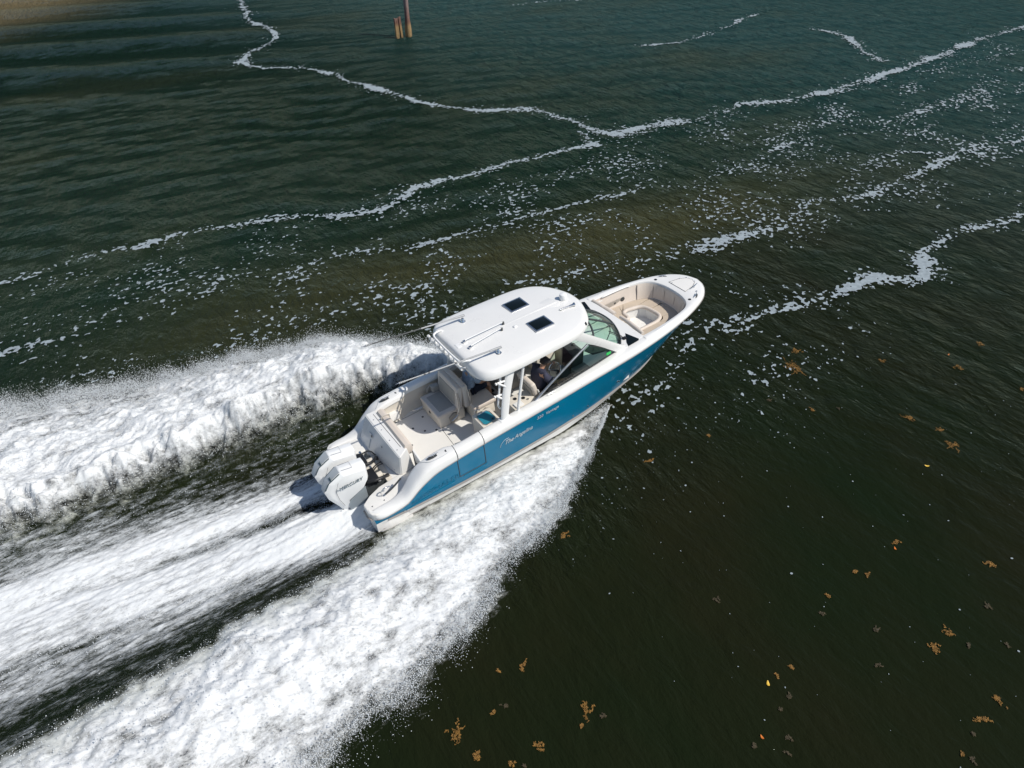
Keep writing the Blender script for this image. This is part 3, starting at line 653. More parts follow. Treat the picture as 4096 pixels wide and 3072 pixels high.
# foredeck with the bow cockpit cut out of it
rimF = [(8.12, 1.06), (8.5, 1.05), (9.0, 1.02), (9.45, 0.96), (9.78, 0.88), (9.98, 0.76), (10.1, 0.58), (10.17, 0.32), (10.19, 0.0)]
rim = [(a, b) for a, b in rimF]+[(a, -b) for a, b in rimF[-2::-1]]
rim = [(p.x, p.y) for p in catmull([(a, b, 0) for a, b in rim], 5)]
def outer_at(i, n):
    t = i/(n-1)
    # walk round the sheer from port x=8.12 to starboard x=8.12
    k = t*2-1; a = abs(k); x = 8.12+(11.165-8.12)*(1-a**2.6)
    return x, float(ysF(min(x, 11.165)))*(-1 if k > 0 else 1)
def fore_rings():
    n = len(rim); R0 = []
    # arc-length matched outer curve
    xs = np.concatenate([np.linspace(8.12, 10.9, 60), np.linspace(10.92, 11.17, 40)]); half = [(x, float(ysF(x))) for x in xs]
    oc = half+[(a, -b) for a, b in half[::-1]]
    L = np.concatenate([[0], np.cumsum([math.dist(p, q) for p, q in zip(oc, oc[1:])])]); L /= L[-1]
    L2 = np.concatenate([[0], np.cumsum([math.dist(p, q) for p, q in zip(rim, rim[1:])])]); L2 /= L2[-1]
    ox = np.interp(L2, L, [p[0] for p in oc]); oy = np.interp(L2, L, [p[1] for p in oc])
    rings = []
    for (ix, iy), X, Y in zip(rim, ox, oy):
        zs = float(zsF(X)); zd = float(zdF(X)); v = np.array([ix-X, iy-Y]); d = np.linalg.norm(v); v /= d
        P = lambda k, z: (X+v[0]*k, Y+v[1]*k, z)
        rings.append([P(0, zs), P(-0.014, zs+0.04), P(-0.008, zd-0.085), P(0.02, zd-0.035), P(0.07, zd-0.005), P(0.14, zd+0.006), P(d*0.55, zd+0.02), P(d-0.07, zd+0.012), P(d-0.02, zd+0.0), P(d, zd-0.03), P(d+0.03, zd-0.14)])
    return rings
FR = fore_rings()
loft('foredeck', FR, M_gel, boat, angle=40)
# bridge deck between windscreen and bow cockpit
bd = [(7.36, -1.10), (7.63, -0.79), (7.83, -0.40), (7.94, 0.0), (7.93, 0.40), (7.8, 0.77), (7.37, 1.10), (7.4, 1.2), (8.14, 1.1), (8.16, 0.25), (8.16, -0.1), (8.14, -1.1), (7.4, -1.2)]
bd = [(p.x, p.y) for p in catmull([(a, b, 0) for a, b in bd[:7]], 4)]+bd[7:]
prism('bridge_deck', bd, 1.78, 1.905, M_gel, boat)
for s in (-1, 1):
    prism('deck_window', [(7.86, s*0.72), (7.97, s*1.13), (7.93, s*1.165), (7.56, s*1.19), (7.62, s*1.05)], 1.90, 1.912, M_dglass, boat)
# ---- bow cockpit
well = [(p[9][0], p[9][1]) for p in FR]
loft('bow_liner', [[(x, y, 1.87), (8.12+(x-8.12)*0.985, y*0.965, 1.72), (8.12+(x-8.12)*0.93, y*0.88, 1.40), (8.12+(x-8.12)*0.80, y*0.70, 1.09)] for x, y in well], M_bolster, boat, angle=60)
prism('bow_floor', [(8.0, 0.7), (9.3, 0.66), (9.62, 0.4), (9.62, -0.4), (9.3, -0.66), (8.0, -0.7)], 1.06, 1.10, M_nonskid, boat)
foot = [(8.30, 0.17), (8.82, 0.21), (8.86, 0.50), (9.02, 0.585), (9.44, 0.47), (9.54, 0.34), (9.58, -0.15), (9.50, -0.29), (9.28, -0.355), (8.66, -0.36), (8.52, -0.50), (8.40, -0.20)]
def ring_prism(name, outer, inner, z0, z1, material):
    bm = bmesh.new()
    def lp(pts, z): return [bm.verts.new((a, b, z)) for a, b in pts]
    n = len(outer)
    O0, O1, I0, I1 = lp(outer, z0), lp(outer, z1), lp(inner, z0), lp(inner, z1)
    for i in range(n-1):
        j = i+1
        bm.faces.new([O1[i], O1[j], I1[j], I1[i]]); bm.faces.new([I1[i], I1[j], I0[j], I0[i]]); bm.faces.new([O0[i], O0[j], O1[j], O1[i]])
    for e in (0, n-1): bm.faces.new([O0[e], O1[e], I1[e], I0[e]])
    return frombm(name, bm, material, boat, angle=30)
def resample(pts, n):
    L = np.concatenate([[0], np.cumsum([math.dist(p, q) for p, q in zip(pts, pts[1:])])]); t = np.linspace(0, L[-1], n)
    return list(zip(np.interp(t, L, [p[0] for p in pts]), np.interp(t, L, [p[1] for p in pts])))
wi = [(8.12+(x-8.12)*0.95, y*0.895) for x, y in well]
pw = [p for p in wi if p[1] > 0.12]; sw_ = [p for p in wi if p[1] <= 0.12]
# cushions: port, forward (three panels) and starboard
segs = [('port', [(8.18, 0.97)]+[p for p in wi if p[1] > 0.60 and p[0] > 8.2], [(8.30, 0.24), (8.80, 0.28), (8.80, 0.52), (8.98, 0.66), (9.30, 0.60), (9.42, 0.56)]),
        ('f1', [p for p in wi if 0.18 < p[1] <= 0.62], [(9.44, 0.55), (9.56, 0.44), (9.62, 0.20)]),
        ('f2', [p for p in wi if -0.30 < p[1] <= 0.20], [(9.62, 0.19), (9.65, -0.12), (9.60, -0.30)]),
        ('f3', [p for p in wi if -0.72 < p[1] <= -0.28], [(9.60, -0.31), (9.54, -0.38), (9.40, -0.43)]),
        ('stbd', [p for p in wi if p[1] <= -0.70 and p[0] > 8.2]+[(8.18, -0.97)], [(9.38, -0.43), (9.0, -0.43), (8.62, -0.44), (8.45, -0.60)])]
for nme, o, i in segs:
    if nme in ('stbd', 'f1', 'f2', 'f3', 'port'): ring_prism('bow_cushion', resample(o, 12), resample(i, 12), 1.40, 1.435, M_tan)
M_cushedge = M_bolster
tube('cushion_roll', [(8.31, 0.19, 1.42), (8.55, 0.21, 1.42), (8.80, 0.24, 1.42), (8.85, 0.36, 1.42), (8.87, 0.50, 1.42), (9.0, 0.59, 1.42), (9.25, 0.545, 1.42), (9.44, 0.485, 1.42), (9.545, 0.35, 1.42), (9.585, 0.1, 1.42), (9.585, -0.14, 1.42), (9.51, -0.28, 1.42), (9.30, -0.37, 1.42), (9.0, -0.375, 1.42), (8.70, -0.375, 1.42)], 0.058, M_bolster, boat, n=10, smooth_n=3)
loft('bow_step', [[(8.33, 0.14, 1.42), (8.33, 0.14, 1.1)], [(8.83, 0.2, 1.42), (8.83, 0.2, 1.1)], [(8.88, 0.52, 1.42), (8.88, 0.52, 1.1)], [(9.03, 0.58, 1.42), (9.03, 0.58, 1.1)], [(9.44, 0.47, 1.42), (9.44, 0.47, 1.1)], [(9.55, 0.34, 1.42), (9.55, 0.34, 1.1)], [(9.59, -0.15, 1.42), (9.59, -0.15, 1.1)], [(9.5, -0.29, 1.42), (9.5, -0.29, 1.1)], [(9.28, -0.37, 1.42), (9.28, -0.37, 1.1)], [(8.66, -0.37, 1.42), (8.66, -0.37, 1.1)], [(8.45, -0.6, 1.42), (8.45, -0.6, 1.1)]], M_gel, boat, angle=20)
tube('backrest_roll', [(8.18, 1.04, 1.90), (8.20, 0.85, 1.89), (8.22, 0.66, 1.88), (8.24, 0.58, 1.86), (8.26, 0.42, 1.85), (8.29, 0.22, 1.82)], [0.055, 0.06, 0.06, 0.07, 0.075, 0.07], M_bolster, boat, n=10, smooth_n=3)
tube('backrest_roll', [(8.20, -1.02, 1.90), (8.22, -0.85, 1.90), (8.25, -0.60, 1.89), (8.28, -0.30, 1.88), (8.29, -0.02, 1.86)], [0.05, 0.06, 0.062, 0.06, 0.045], M_bolster, boat, n=10, smooth_n=3)
box('bow_locker_face', 8.22, 8.40, -1.0, -0.08, 1.1, 1.66, M_gel, boat, bev=0.02)
box('bow_locker_face', 8.14, 8.26, 0.2, 1.02, 1.1, 1.66, M_bolster, boat, bev=0.02)
box('bow_step_tread', 8.0, 8.42, -0.10, 0.16, 1.10, 1.55, M_gel, boat, bev=0.02)
# padded backrest panels round the front of the bow cockpit
wl = [(x, y) for x, y in well]
wl4 = resample(wl, 600)
for a, b in ((0.60, 0.215), (0.205, -0.205), (-0.215, -0.60), (0.90, 0.61), (-0.61, -0.90)):
    pp = [p for p in wl4 if min(a, b) <= p[1] <= max(a, b) and p[0] > 9.0]
    if len(pp) < 2: continue
    pp = resample(pp, 8)
    loft('backrest_pad', [[(x-0.03, y*0.98, 1.88), (x-0.06, y*0.95, 1.80), (x-0.085, y*0.91, 1.62), (x-0.115, y*0.87, 1.44)] for x, y in pp], M_bolster if abs(a) < 0.6 or True else M_taupe, boat, angle=60)
tube('bow_well_gap', [(x-0.13, y*0.86, 1.44) for x, y in resample([p for p in wl if p[1] < 0.6 and p[0] > 8.7], 16)], 0.03, M_taupe, boat, n=6)
# port side pocket with speaker, grab rails
prism('side_pocket', [(8.42, 1.50), (9.35, 1.50), (9.30, 1.64), (8.42, 1.64)], 0.93, 0.955, M_taupe, boat, axis='y')
lathe('speaker', [(0.075, 0), (0.075, 0.02), (0.05, 0.03), (0.02, 0.025)], (9.18, 0.935, 1.57), M_dgrey, boat, n=14, axis=(0, -1, 0))
lathe('speaker', [(0.03, 0), (0.03, 0.02)], (8.9, 0.94, 1.56), M_dgrey, boat, n=10, axis=(0, -1, 0))
tube('grab_rail', [(8.5, 1.04, 1.86), (8.53, 1.0, 1.90), (8.9, 0.985, 1.91), (9.3, 0.965, 1.91), (9.42, 0.95, 1.90), (9.45, 0.98, 1.86)], 0.018, M_powder, boat, smooth_n=3)
tube('grab_rail', [(8.5, -1.04, 1.84), (8.55, -0.99, 1.80), (9.0, -0.97, 1.80), (9.4, -0.92, 1.80), (9.5, -0.95, 1.84)], 0.016, M_steel, boat, smooth_n=3)
# anchor locker lid, its hinges, cleats and fittings on the foredeck
ah = [(10.38, 0.33), (10.72, 0.27), (10.90, 0.16), (10.96, 0.0), (10.90, -0.16), (10.72, -0.27), (10.38, -0.33)]
tube('anchor_locker_seam', [(a, b, 1.941-0.0*(a)) for a, b in ah], 0.006, M_seam, boat, n=5, closed=True)
prism('anchor_locker_lid', [(a*0.985+0.16, b*0.96) for a, b in ah], 1.925, 1.944, M_nonskid, boat)
for a, b in ((10.40, 0.22), (10.72, 0.25), (10.9, 0.17), (10.93, -0.12)): box('hinge', a-0.02, a+0.02, b-0.012, b+0.012, 1.94, 1.955, M_steel, boat, bev=0.004)
def cleat(x, y, z, L=0.2, yaw=0.0, recess=True):
    c = lathe('cleat', [(0.02, 0), (0.016, 0.03), (0.014, 0.045)], (x, y, z), M_steel, boat, n=8)
    ca, sa = math.cos(yaw), math.sin(yaw)
    tube('cleat_horn', [(x+ca*L/2*k, y+sa*L/2*k, z+0.045+0.012*abs(k)) for k in (-1, -0.5, 0, 0.5, 1)], [0.006, 0.012, 0.016, 0.012, 0.006], M_steel, c, n=8)
    if recess:
        pts = [(math.cos(q)*L*0.62, math.sin(q)*0.05) for q in np.linspace(0, 2*math.pi, 14, endpoint=False)]
        prism('cleat_recess', [(x+ca*a-sa*b, y+sa*a+ca*b) for a, b in pts], z-0.002, z+0.006, M_dgrey, c)
for s in (-1, 1):
    cleat(10.44, s*0.665, 1.925, 0.22, -s*0.55)
    lathe('hawse_hole', [(0.045, 0), (0.045, 0.008), (0.03, 0.008)], (10.2, s*0.68, 1.925), M_black, boat, n=12)
    cleat(1.74, s*1.26, 1.655, 0.26, 0.0)
    cleat(5.0, s*1.36, 1.795, 0.2, 0.03, recess=False)
    lathe('rod_holder', [(0.04, 0), (0.04, 0.008), (0.03, 0.008)], (2.06, s*1.30, 1.668), M_dgrey, boat, n=12)
cleat(10.72, -0.33, 1.94, 0.30, 0.25, recess=False)
lathe('deck_fill', [(0.025, 0), (0.025, 0.006)], (10.62, -0.52, 1.94), M_steel, boat, n=10)
# gunwale door seams and the seam of the hull side door
def hull_pt(x, t, s=-1, off=0.006):
    B = np.array([ybF(x), zbF(x)]); S = np.array([ysF(x), zsF(x)]); p = B+(S-B)*t
    fl = -0.02-0.07*float(sstep(7.5, 9.3, x))*float(sstep(11.17, 10.7, x)); p[0] -= fl*math.sin(math.pi*t)*(1-0.3*t)
    return (x, s*(p[0]+off), p[1])
for xx in (2.20, 2.92):
    tube('door_seam', [hull_pt(xx, t, off=0.004) for t in (0.30, 0.5, 0.75, 1.0)]+[(xx+0.02, -1.515, float(zsF(xx))+0.05), (xx+0.02, -1.508, float(zdF(xx))-0.085), (xx+0.02, -1.47, float(zdF(xx))-0.018), (xx+0.03, -1.36, float(zdF(xx))+0.004), (xx+0.04, -1.24, float(zdF(xx))+0.0)], 0.010, M_seam, boat, n=5)
tube('door_seam', [hull_pt(x, 0.30, off=0.004) for x in np.linspace(2.20, 2.92, 8)], 0.010, M_seam, boat, n=5)
tube('door_ledge', [hull_pt(x, 0.26, off=0.010) for x in np.linspace(2.3, 2.95, 8)], 0.012, M_blue, boat, n=6)
# hull lettering
def on_hull(x0, t0, s=-1):
    def f(p):
        x = x0+p.x; q = hull_pt(x, t0, s, 0.010); q2 = hull_pt(x, min(1, t0+0.2), s, 0.010)
        d = Vector(q2)-Vector(q); d = d/d.length
        return Vector(q)+d*p.y+Vector((0, -0.004, 0))*(1 if p.z > 0 else 0)
    return f
I4 = Matrix.Identity(4)
text('name_lettering', 'The', 0.165, I4, M_silver, boat, shear=0.5, bend=on_hull(3.45, 0.57))
text('name_lettering', 'Angelina', 0.155, I4, M_silver, boat, shear=0.5, bend=on_hull(3.74, 0.59))
tube('name_flourish', [tuple(on_hull(3.34, 0.56)(Vector(p))) for p in ((0.0, 0, 0), (0.02, 0.06, 0), (0.08, 0.13, 0), (0.16, 0.17, 0), (0.26, 0.165, 0))], 0.005, M_silver, boat, n=5, smooth_n=3)
text('model_lettering', '320', 0.115, I4, M_silver, boat, shear=0.3, spacing=1.08, bend=on_hull(4.42, 0.80))
text('model_lettering', 'Vantage', 0.115, I4, M_silver, boat, shear=0.3, spacing=1.08, bend=on_hull(4.68, 0.80))
text('builder_lettering', 'BOSTON', 0.15, I4, M_blue, boat, extrude=0.010, spacing=1.1, bend=on_hull(0.92, 0.36))
text('builder_lettering', 'WHALER', 0.21, I4, M_blue, boat, extrude=0.010, spacing=1.1, bend=on_hull(1.30, 0.30))
tube('builder_underline', [hull_pt(x, 0.22+0.10*max(0, (x-1.9))/0.5, off=0.006) for x in np.linspace(0.75, 2.05, 10)], 0.012, M_blue, boat, n=6)
for xx, t in ((0.72, 0.16), (0.80, 0.17), (6.05, 0.16), (5.55, 0.14), (7.1, 0.35), (7.18, 0.30)):
    q = hull_pt(xx, t); lathe('through_hull', [(0.022, 0), (0.022, 0.008), (0.012, 0.014)], q, M_steel, boat, n=10, axis=(0, -1, 0))

# ---- cockpit sole, transom, engines' well
prism('cockpit_sole', [(0.86, -1.12), (1.5, -1.33), (7.6, -1.2), (7.6, 1.2), (3.0, 1.33), (1.2, 1.33), (0.95, 1.0)], 0.84, 0.93, M_nonskid, boat)
box('transom_board', 0.74, 0.90, -0.95, 0.95, 0.15, 0.93, M_cream, boat, bev=0.02)
# transom seat module: leaning aft face, flat top, tapered starboard end
def tmod():
    lo = [(0.80, 1.12), (0.80, 0.5), (1.02, -0.58), (1.09, -0.66), (1.46, -0.60), (1.50, 1.12)]
    hi = [(1.10, 1.12), (1.10, 0.5), (1.11, -0.70), (1.13, -0.76), (1.40, -0.58), (1.36, 1.12)]
    bm = bmesh.new(); A = [bm.verts.new((a, b, 0.95)) for a, b in lo]; B = [bm.verts.new((a, b, 1.60)) for a, b in hi]
    n = len(lo); bm.faces.new(A[::-1]); bm.faces.new(B)
    for i in range(n): bm.faces.new([A[i], A[(i+1) % n], B[(i+1) % n], B[i]])
    bmesh.ops.recalc_face_normals(bm, faces=bm.faces)
    bmesh.ops.bevel(bm, geom=list(bm.edges), offset=0.018, segments=2, affect='EDGES')
    return frombm('transom_module', bm, M_gel, boat, angle=30)
tm = tmod()
tube('module_seam', [(1.27, 1.0, 1.602), (1.28, 0.3, 1.602), (1.30, -0.46, 1.602)], 0.006, M_seam, boat, n=5)
def face(y, z, off=0.006):
    a = (z-0.95)/0.65; t = min(1, max(0, (0.5-y)/1.08)); x0 = 0.80+0.22*t; x1 = 1.10+0.01*t
    return (x0+(x1-x0)*a-off, y, z)
pyd('locker_panel', [face(0.62, 1.03), face(-0.50, 1.03), face(-0.56, 1.24), face(0.62, 1.26), face(0.62, 1.03, -0.02), face(-0.50, 1.03, -0.02), face(-0.56, 1.24, -0.02), face(0.62, 1.26, -0.02)], [(0, 1, 2, 3), (4, 7, 6, 5), (0, 4, 5, 1), (1, 5, 6, 2), (2, 6, 7, 3), (3, 7, 4, 0)], M_lgrey, boat, smooth=False)
for s in (-1, 1): tube('gunwale_inset_line', [(1.42, s*1.17, 1.584), (1.50, s*1.24, 1.607), (1.62, s*1.36, 1.642), (1.9, s*1.39, 1.662), (2.10, s*1.36, 1.672), (2.16, s*1.20, 1.672)], 0.006, M_lgrey, boat, n=5, smooth_n=3)
for yy, xx in ((0.62, 0.985), (0.12, 1.03), (-0.38, 1.075)):
    box('locker_latch', xx-0.012, xx+0.012, yy-0.09, yy+0.09, 1.33, 1.41, M_steel, boat, bev=0.01)
    lathe('latch_knob', [(0.03, 0), (0.03, 0.012), (0.012, 0.02)], (xx-0.012, yy-0.07, 1.37), M_dgrey, boat, n=8, axis=(-1, 0, 0.2))
prism('aft_bolster', [(1.34, 1.36), (1.52, 1.36), (1.56, 1.52), (1.54, 1.64), (1.48, 1.68), (1.38, 1.67), (1.34, 1.60)], -0.56, 0.98, M_bolster, boat, bev=0.02, axis='y')
box('bolster_joint', 1.33, 1.57, 0.66, 0.675, 1.4, 1.69, M_taupe, boat, bev=0.004)
for yy in (0.8, 0.35, -0.1, -0.5): lathe('top_stud', [(0.014, 0), (0.014, 0.01)], (1.19, yy, 1.60), M_steel, boat, n=8)
prism('transom_door', [(-0.62, 0.96), (-1.02, 0.96), (-1.02, 1.42), (-0.62, 1.5)], 1.50, 1.545, M_gel, boat, bev=0.012, axis='x')
tube('door_gap', [(1.49, -0.62, 0.96), (1.50, -0.62, 1.48)], 0.012, M_seam, boat, n=5)
box('door_latch', 1.46, 1.50, -0.80, -0.70, 1.10, 1.13, M_dgrey, boat, bev=0.005)
tube('grab_handle', [(0.45, -0.98, 0.97), (0.42, -1.0, 1.10), (0.52, -1.01, 1.20), (0.66, -1.0, 1.17)], 0.014, M_steel, boat, smooth_n=4)
tube('grab_handle', [(0.50, -1.05, 1.05), (0.72, -1.03, 1.12), (0.95, -1.03, 1.27)], 0.022, M_dgrey, boat, smooth_n=3)
lathe('shower_port', [(0.035, 0), (0.035, 0.01)], (0.93, 1.0, 1.15), M_dgrey, boat, n=10, axis=(-1, 0, 0.4))
# cockpit details on the sole
for a, b in ((1.75, 0.1), (2.05, 0.62), (2.25, 0.35), (2.45, 0.85), (2.5, 0.2), (1.6, 0.55)): lathe('deck_ring', [(0.03, 0), (0.03, 0.006), (0.018, 0.006)], (a, b, 0.93), M_dgrey, boat, n=10)
tube('sole_seam', [(1.6, 1.1, 0.931), (2.6, 1.12, 0.931)], 0.006, M_seam, boat, n=4)
tube('sole_seam', [(2.62, 0.1, 0.931), (2.58, -0.56, 0.931), (2.4, -1.0, 0.931)], 0.006, M_seam, boat, n=4)
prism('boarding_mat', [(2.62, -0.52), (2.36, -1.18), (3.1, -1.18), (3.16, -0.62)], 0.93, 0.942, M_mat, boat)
tube('foot_rail', [(2.3, 1.14, 1.02), (2.35, 1.06, 1.06), (2.7, 1.06, 1.06)], 0.014, M_steel, boat)
box('side_bin', 1.55, 1.95, 1.10, 1.20, 1.0, 1.25, M_gel, boat, bev=0.02)
# ---- lounge: aft-facing seat, two backrests, forward-facing seat
box('lounge_base', 2.60, 3.34, 0.14, 1.12, 0.93, 1.30, M_cream, boat, bev=0.05, seg=3)
box('lounge_cushion', 2.56, 3.20, 0.10, 1.06, 1.29, 1.41, M_bolster, boat, bev=0.045, seg=3)
box('cushion_inset', 2.68, 3.10, 0.22, 0.92, 1.405, 1.418, M_taupe, boat, bev=0.005)
xfA = Matrix.Translation((3.16, 0, 1.40)) @ Matrix.Rotation(R(8), 4, 'Y') @ Matrix.Translation((-3.16, 0, -1.40))
box('aft_backrest', 3.08, 3.24, 0.02, 1.03, 1.40, 2.02, M_bolster, boat, bev=0.05, seg=3, xf=xfA)
box('backrest_inset', 3.066, 3.09, 0.15, 0.92, 1.48, 1.88, M_taupe, boat, bev=0.008, xf=xfA)
box('forward_backrest', 3.29, 3.44, -0.02, 1.06, 1.36, 2.04, M_bolster, boat, bev=0.05, seg=3)
box('forward_seat_base', 3.44, 4.02, -0.20, 1.08, 0.93, 1.30, M_cream, boat, bev=0.03)
box('forward_seat_cushion', 3.42, 4.08, -0.22, 1.08, 1.29, 1.43, M_bolster, boat, bev=0.05, seg=3)
for y0, xa, xb in ((0.03, 3.12, 2.86), (-0.03, 3.42, 3.72)):
    tube('arm_rail', [(xa, y0, 1.92), (xa, y0-0.04, 1.75), (xa+(xb-xa)*0.08, y0-0.06, 1.50), (xa+(xb-xa)*0.30, y0-0.07, 1.30), (xb, y0-0.07, 1.20)], 0.016, M_steel, boat, smooth_n=5)
    tube('arm_rail', [(xa+0.05, y0, 1.90), (xa+0.05, y0-0.02, 1.6), (xa+0.02, y0-0.02, 1.40)], 0.013, M_steel, boat, smooth_n=3)
prism('cup_pocket', [(2.88, 1.02), (3.08, 1.02), (3.10, 1.24), (3.0, 1.28), (2.86, 1.18)], 0.09, 0.135, M_taupe, boat, axis='y', bev=0.008)
prism('cup_pocket', [(3.62, 1.02), (3.82, 1.02), (3.84, 1.24), (3.74, 1.28), (3.60, 1.18)], -0.24, -0.195, M_taupe, boat, axis='y', bev=0.008)
tube('port_arm_ring', [(2.95, 1.10, 1.30), (2.80, 1.10, 1.45), (2.92, 1.10, 1.58), (3.08, 1.08, 1.56)], 0.024, M_taupe, boat, smooth_n=4)
box('port_pillow', 2.90, 3.12, 0.95, 1.10, 1.42, 1.60, M_taupe, boat, bev=0.04, seg=3)
box('lounge_latch', 2.585, 2.602, 0.62, 0.68, 1.13, 1.19, M_dgrey, boat, bev=0.004)
# ---- starboard sink unit and galley
box('sink_unit', 3.16, 3.66, -1.20, -0.58, 0.93, 1.60, M_cream, boat, bev=0.03)
prism('sink_basin', [(3.27, -0.67), (3.52, -0.67), (3.57, -0.74), (3.58, -1.02), (3.52, -1.08), (3.27, -1.10), (3.22, -1.04), (3.22, -0.73)], 1.585, 1.612, M_teal, boat)
tube('sink_rim', [(3.27, -0.67, 1.613), (3.52, -0.67, 1.613), (3.57, -0.74, 1.613), (3.58, -1.02, 1.613), (3.52, -1.08, 1.613), (3.27, -1.10, 1.613), (3.22, -1.04, 1.613), (3.22, -0.73, 1.613)], 0.013, M_steel, boat, n=6, closed=True)
lathe('drain', [(0.025, 0), (0.025, 0.006)], (3.5, -1.0, 1.613), M_black, boat, n=10)
tube('tap', [(3.25, -0.60, 1.60), (3.27, -0.60, 1.72), (3.36, -0.68, 1.74)], 0.012, M_steel, boat, smooth_n=3)
prism('wet_bar_step', [(3.66, -0.45), (4.1, -0.45), (4.1, -1.18), (3.66, -1.18)], 0.93, 1.02, M_taupe, boat)
box('galley_unit', 4.06, 4.72, -1.20, -0.66, 0.93, 1.66, M_cream, boat, bev=0.03)
for a, b in ((4.28, -0.80), (4.46, -0.90)): lathe('cup_holder', [(0.05, 0), (0.05, 0.008), (0.038, 0.004)], (a, b, 1.66), M_black, boat, n=12)
box('galley_tray', 4.12, 4.34, -1.14, -0.96, 1.66, 1.70, M_gel, boat, bev=0.012)
lathe('tackle_knob', [(0.03, 0), (0.03, 0.02), (0.01, 0.03)], (4.52, -1.02, 1.66), M_steel, boat, n=10)
# ---- helm: seat, console, wheel, screens
xfS = Matrix.Translation((4.86, 0, 1.4)) @ Matrix.Rotation(R(-14), 4, 'Y') @ Matrix.Translation((-4.86, 0, -1.4))
box('helm_seat_back', 4.78, 4.92, -1.05, -0.38, 1.40, 2.08, M_bolster, boat, bev=0.06, seg=3, xf=xfS)
box('helm_seat_pad', 4.755, 4.79, -0.98, -0.45, 1.50, 1.95, M_taupe, boat, bev=0.015, xf=xfS)
box('helm_seat', 4.86, 5.42, -1.02, -0.40, 1.26, 1.42, M_bolster, boat, bev=0.06, seg=3)
box('helm_seat_base', 4.95, 5.3, -0.90, -0.50, 0.93, 1.27, M_cream, boat, bev=0.02)
tube('seat_rail', [(4.80, -1.06, 1.85), (4.86, -1.09, 1.65), (4.96, -1.09, 1.48)], 0.016, M_gel, boat, smooth_n=3)
prism('helm_console', [(5.78, 0.93), (6.3, 0.93), (6.3, 1.70), (6.18, 1.80), (5.98, 1.62), (5.80, 1.45)], -1.16, -0.42, M_dgrey, boat, bev=0.02, axis='y')
prism('instrument_pod', [(5.96, 1.68), (6.32, 1.80), (6.36, 2.18), (6.22, 2.26), (6.02, 2.22)], -0.90, -0.46, M_dgrey, boat, bev=0.03, axis='y')
prism('chart_screen', [(5.945, 1.72), (5.958, 1.72), (6.008, 2.18), (5.995, 2.18)], -0.86, -0.50, M_screen, boat, axis='y')
box('side_dash', 5.92, 6.34, -1.16, -0.90, 1.70, 1.84, M_grey, boat, bev=0.03)
lathe('compass', [(0.05, 0), (0.05, 0.02), (0.03, 0.05), (0.01, 0.06)], (6.24, -0.62, 2.25), M_dgrey, boat, n=12)
bm = bmesh.new(); c = Vector((5.60, -0.66, 1.80)); ax = Vector((-0.75, 0, 0.66)).normalized(); e1 = Vector((0, 1, 0)); e2 = ax.cross(e1)
add_tube(bm, [c+(e1*math.cos(q)+e2*math.sin(q))*0.19 for q in np.linspace(0, 2*math.pi, 22, endpoint=False)], 0.016, 7, closed=True)
for q in (0.5, 2.6, 4.7): add_tube(bm, [c-ax*0.03, c+(e1*math.cos(q)+e2*math.sin(q))*0.185], 0.012, 6)
add_tube(bm, [c-ax*0.20, c], 0.03, 8)
frombm('steering_wheel', bm, M_steel, boat)
box('throttle', 5.68, 5.80, -1.04, -0.96, 1.46, 1.66, M_black, boat, bev=0.02)
prism('dash_top', [(6.3, -1.14), (7.30, -1.06), (7.62, -0.72), (7.82, -0.36), (7.90, -0.12), (6.3, -0.12)], 1.76, 1.83, M_gel, boat, bev=0.02)
prism('dash_top', [(6.5, 0.26), (7.92, 0.26), (7.80, 0.72), (7.36, 1.06), (6.5, 1.14)], 1.76, 1.83, M_gel, boat, bev=0.02)
prism('dash_face', [(6.28, 0.93), (6.34, 0.93), (6.40, 1.66), (6.34, 1.66)], -1.16, -0.12, M_cream, boat, axis='y')
prism('dash_face', [(6.46, 0.93), (6.52, 0.93), (6.56, 1.66), (6.5, 1.66)], 0.26, 1.16, M_cream, boat, axis='y')
prism('dash_cover', [(6.62, -0.55), (6.88, -0.46), (7.24, -1.06), (7.02, -0.90), (6.70, -0.82)], 1.83, 1.85, M_dgrey, boat, bev=0.012)
prism('walkthrough_door', [(6.62, -0.13), (7.9, -0.13), (7.92, 0.27), (6.66, 0.27)], 1.70, 1.80, M_gel, boat, bev=0.02)
for yy in (-0.12, 0.26): tube('door_jamb', [(6.62, yy, 1.81), (7.6, yy, 1.83), (7.88, yy, 1.86)], 0.014, M_grey, boat, n=6)
box('companion_seat', 4.5, 5.3, 0.25, 1.12, 0.93, 1.42, M_taupe, boat, bev=0.04)
box('companion_seat_back', 4.42, 4.56, 0.25, 1.12, 1.42, 2.0, M_taupe, boat, bev=0.05, seg=3)
box('centre_console_box', 5.7, 6.3, 0.3, 1.14, 0.93, 1.55, M_cream, boat, bev=0.04)
# ---- windscreen, side windows
wb = [(7.37, -1.10), (7.63, -0.79), (7.83, -0.40), (7.94, 0.0), (7.93, 0.40), (7.80, 0.77), (7.37, 1.10)]
wt = [(6.52, -1.08), (6.74, -0.77), (6.90, -0.40), (6.97, 0.0), (6.96, 0.38), (6.84, 0.73), (6.52, 1.08)]
WB = catmull([(a, b, 1.905) for a, b in wb], 6); WT = catmull([(a, b, 2.52) for a, b in wt], 6)
n = len(WB)
k1 = 15; k2 = 25
def pane(name, i0, i1):
    rr = [[WB[i]*(1-t)+WT[i]*t for t in np.linspace(0.02, 0.98, 5)] for i in range(i0, i1+1)]
    return loft(name, rr, M_glass, ws, angle=80)
ws = tube('windscreen', [tuple(p) for p in WB], 0.022, M_dgrey, boat, n=7)
for i0, i1 in ((0, k1), (k1, k2), (k2, n-1)): pane('pane', i0, i1)
tube('frame_top', [tuple(p) for p in WT], 0.026, M_dgrey, ws, n=7)
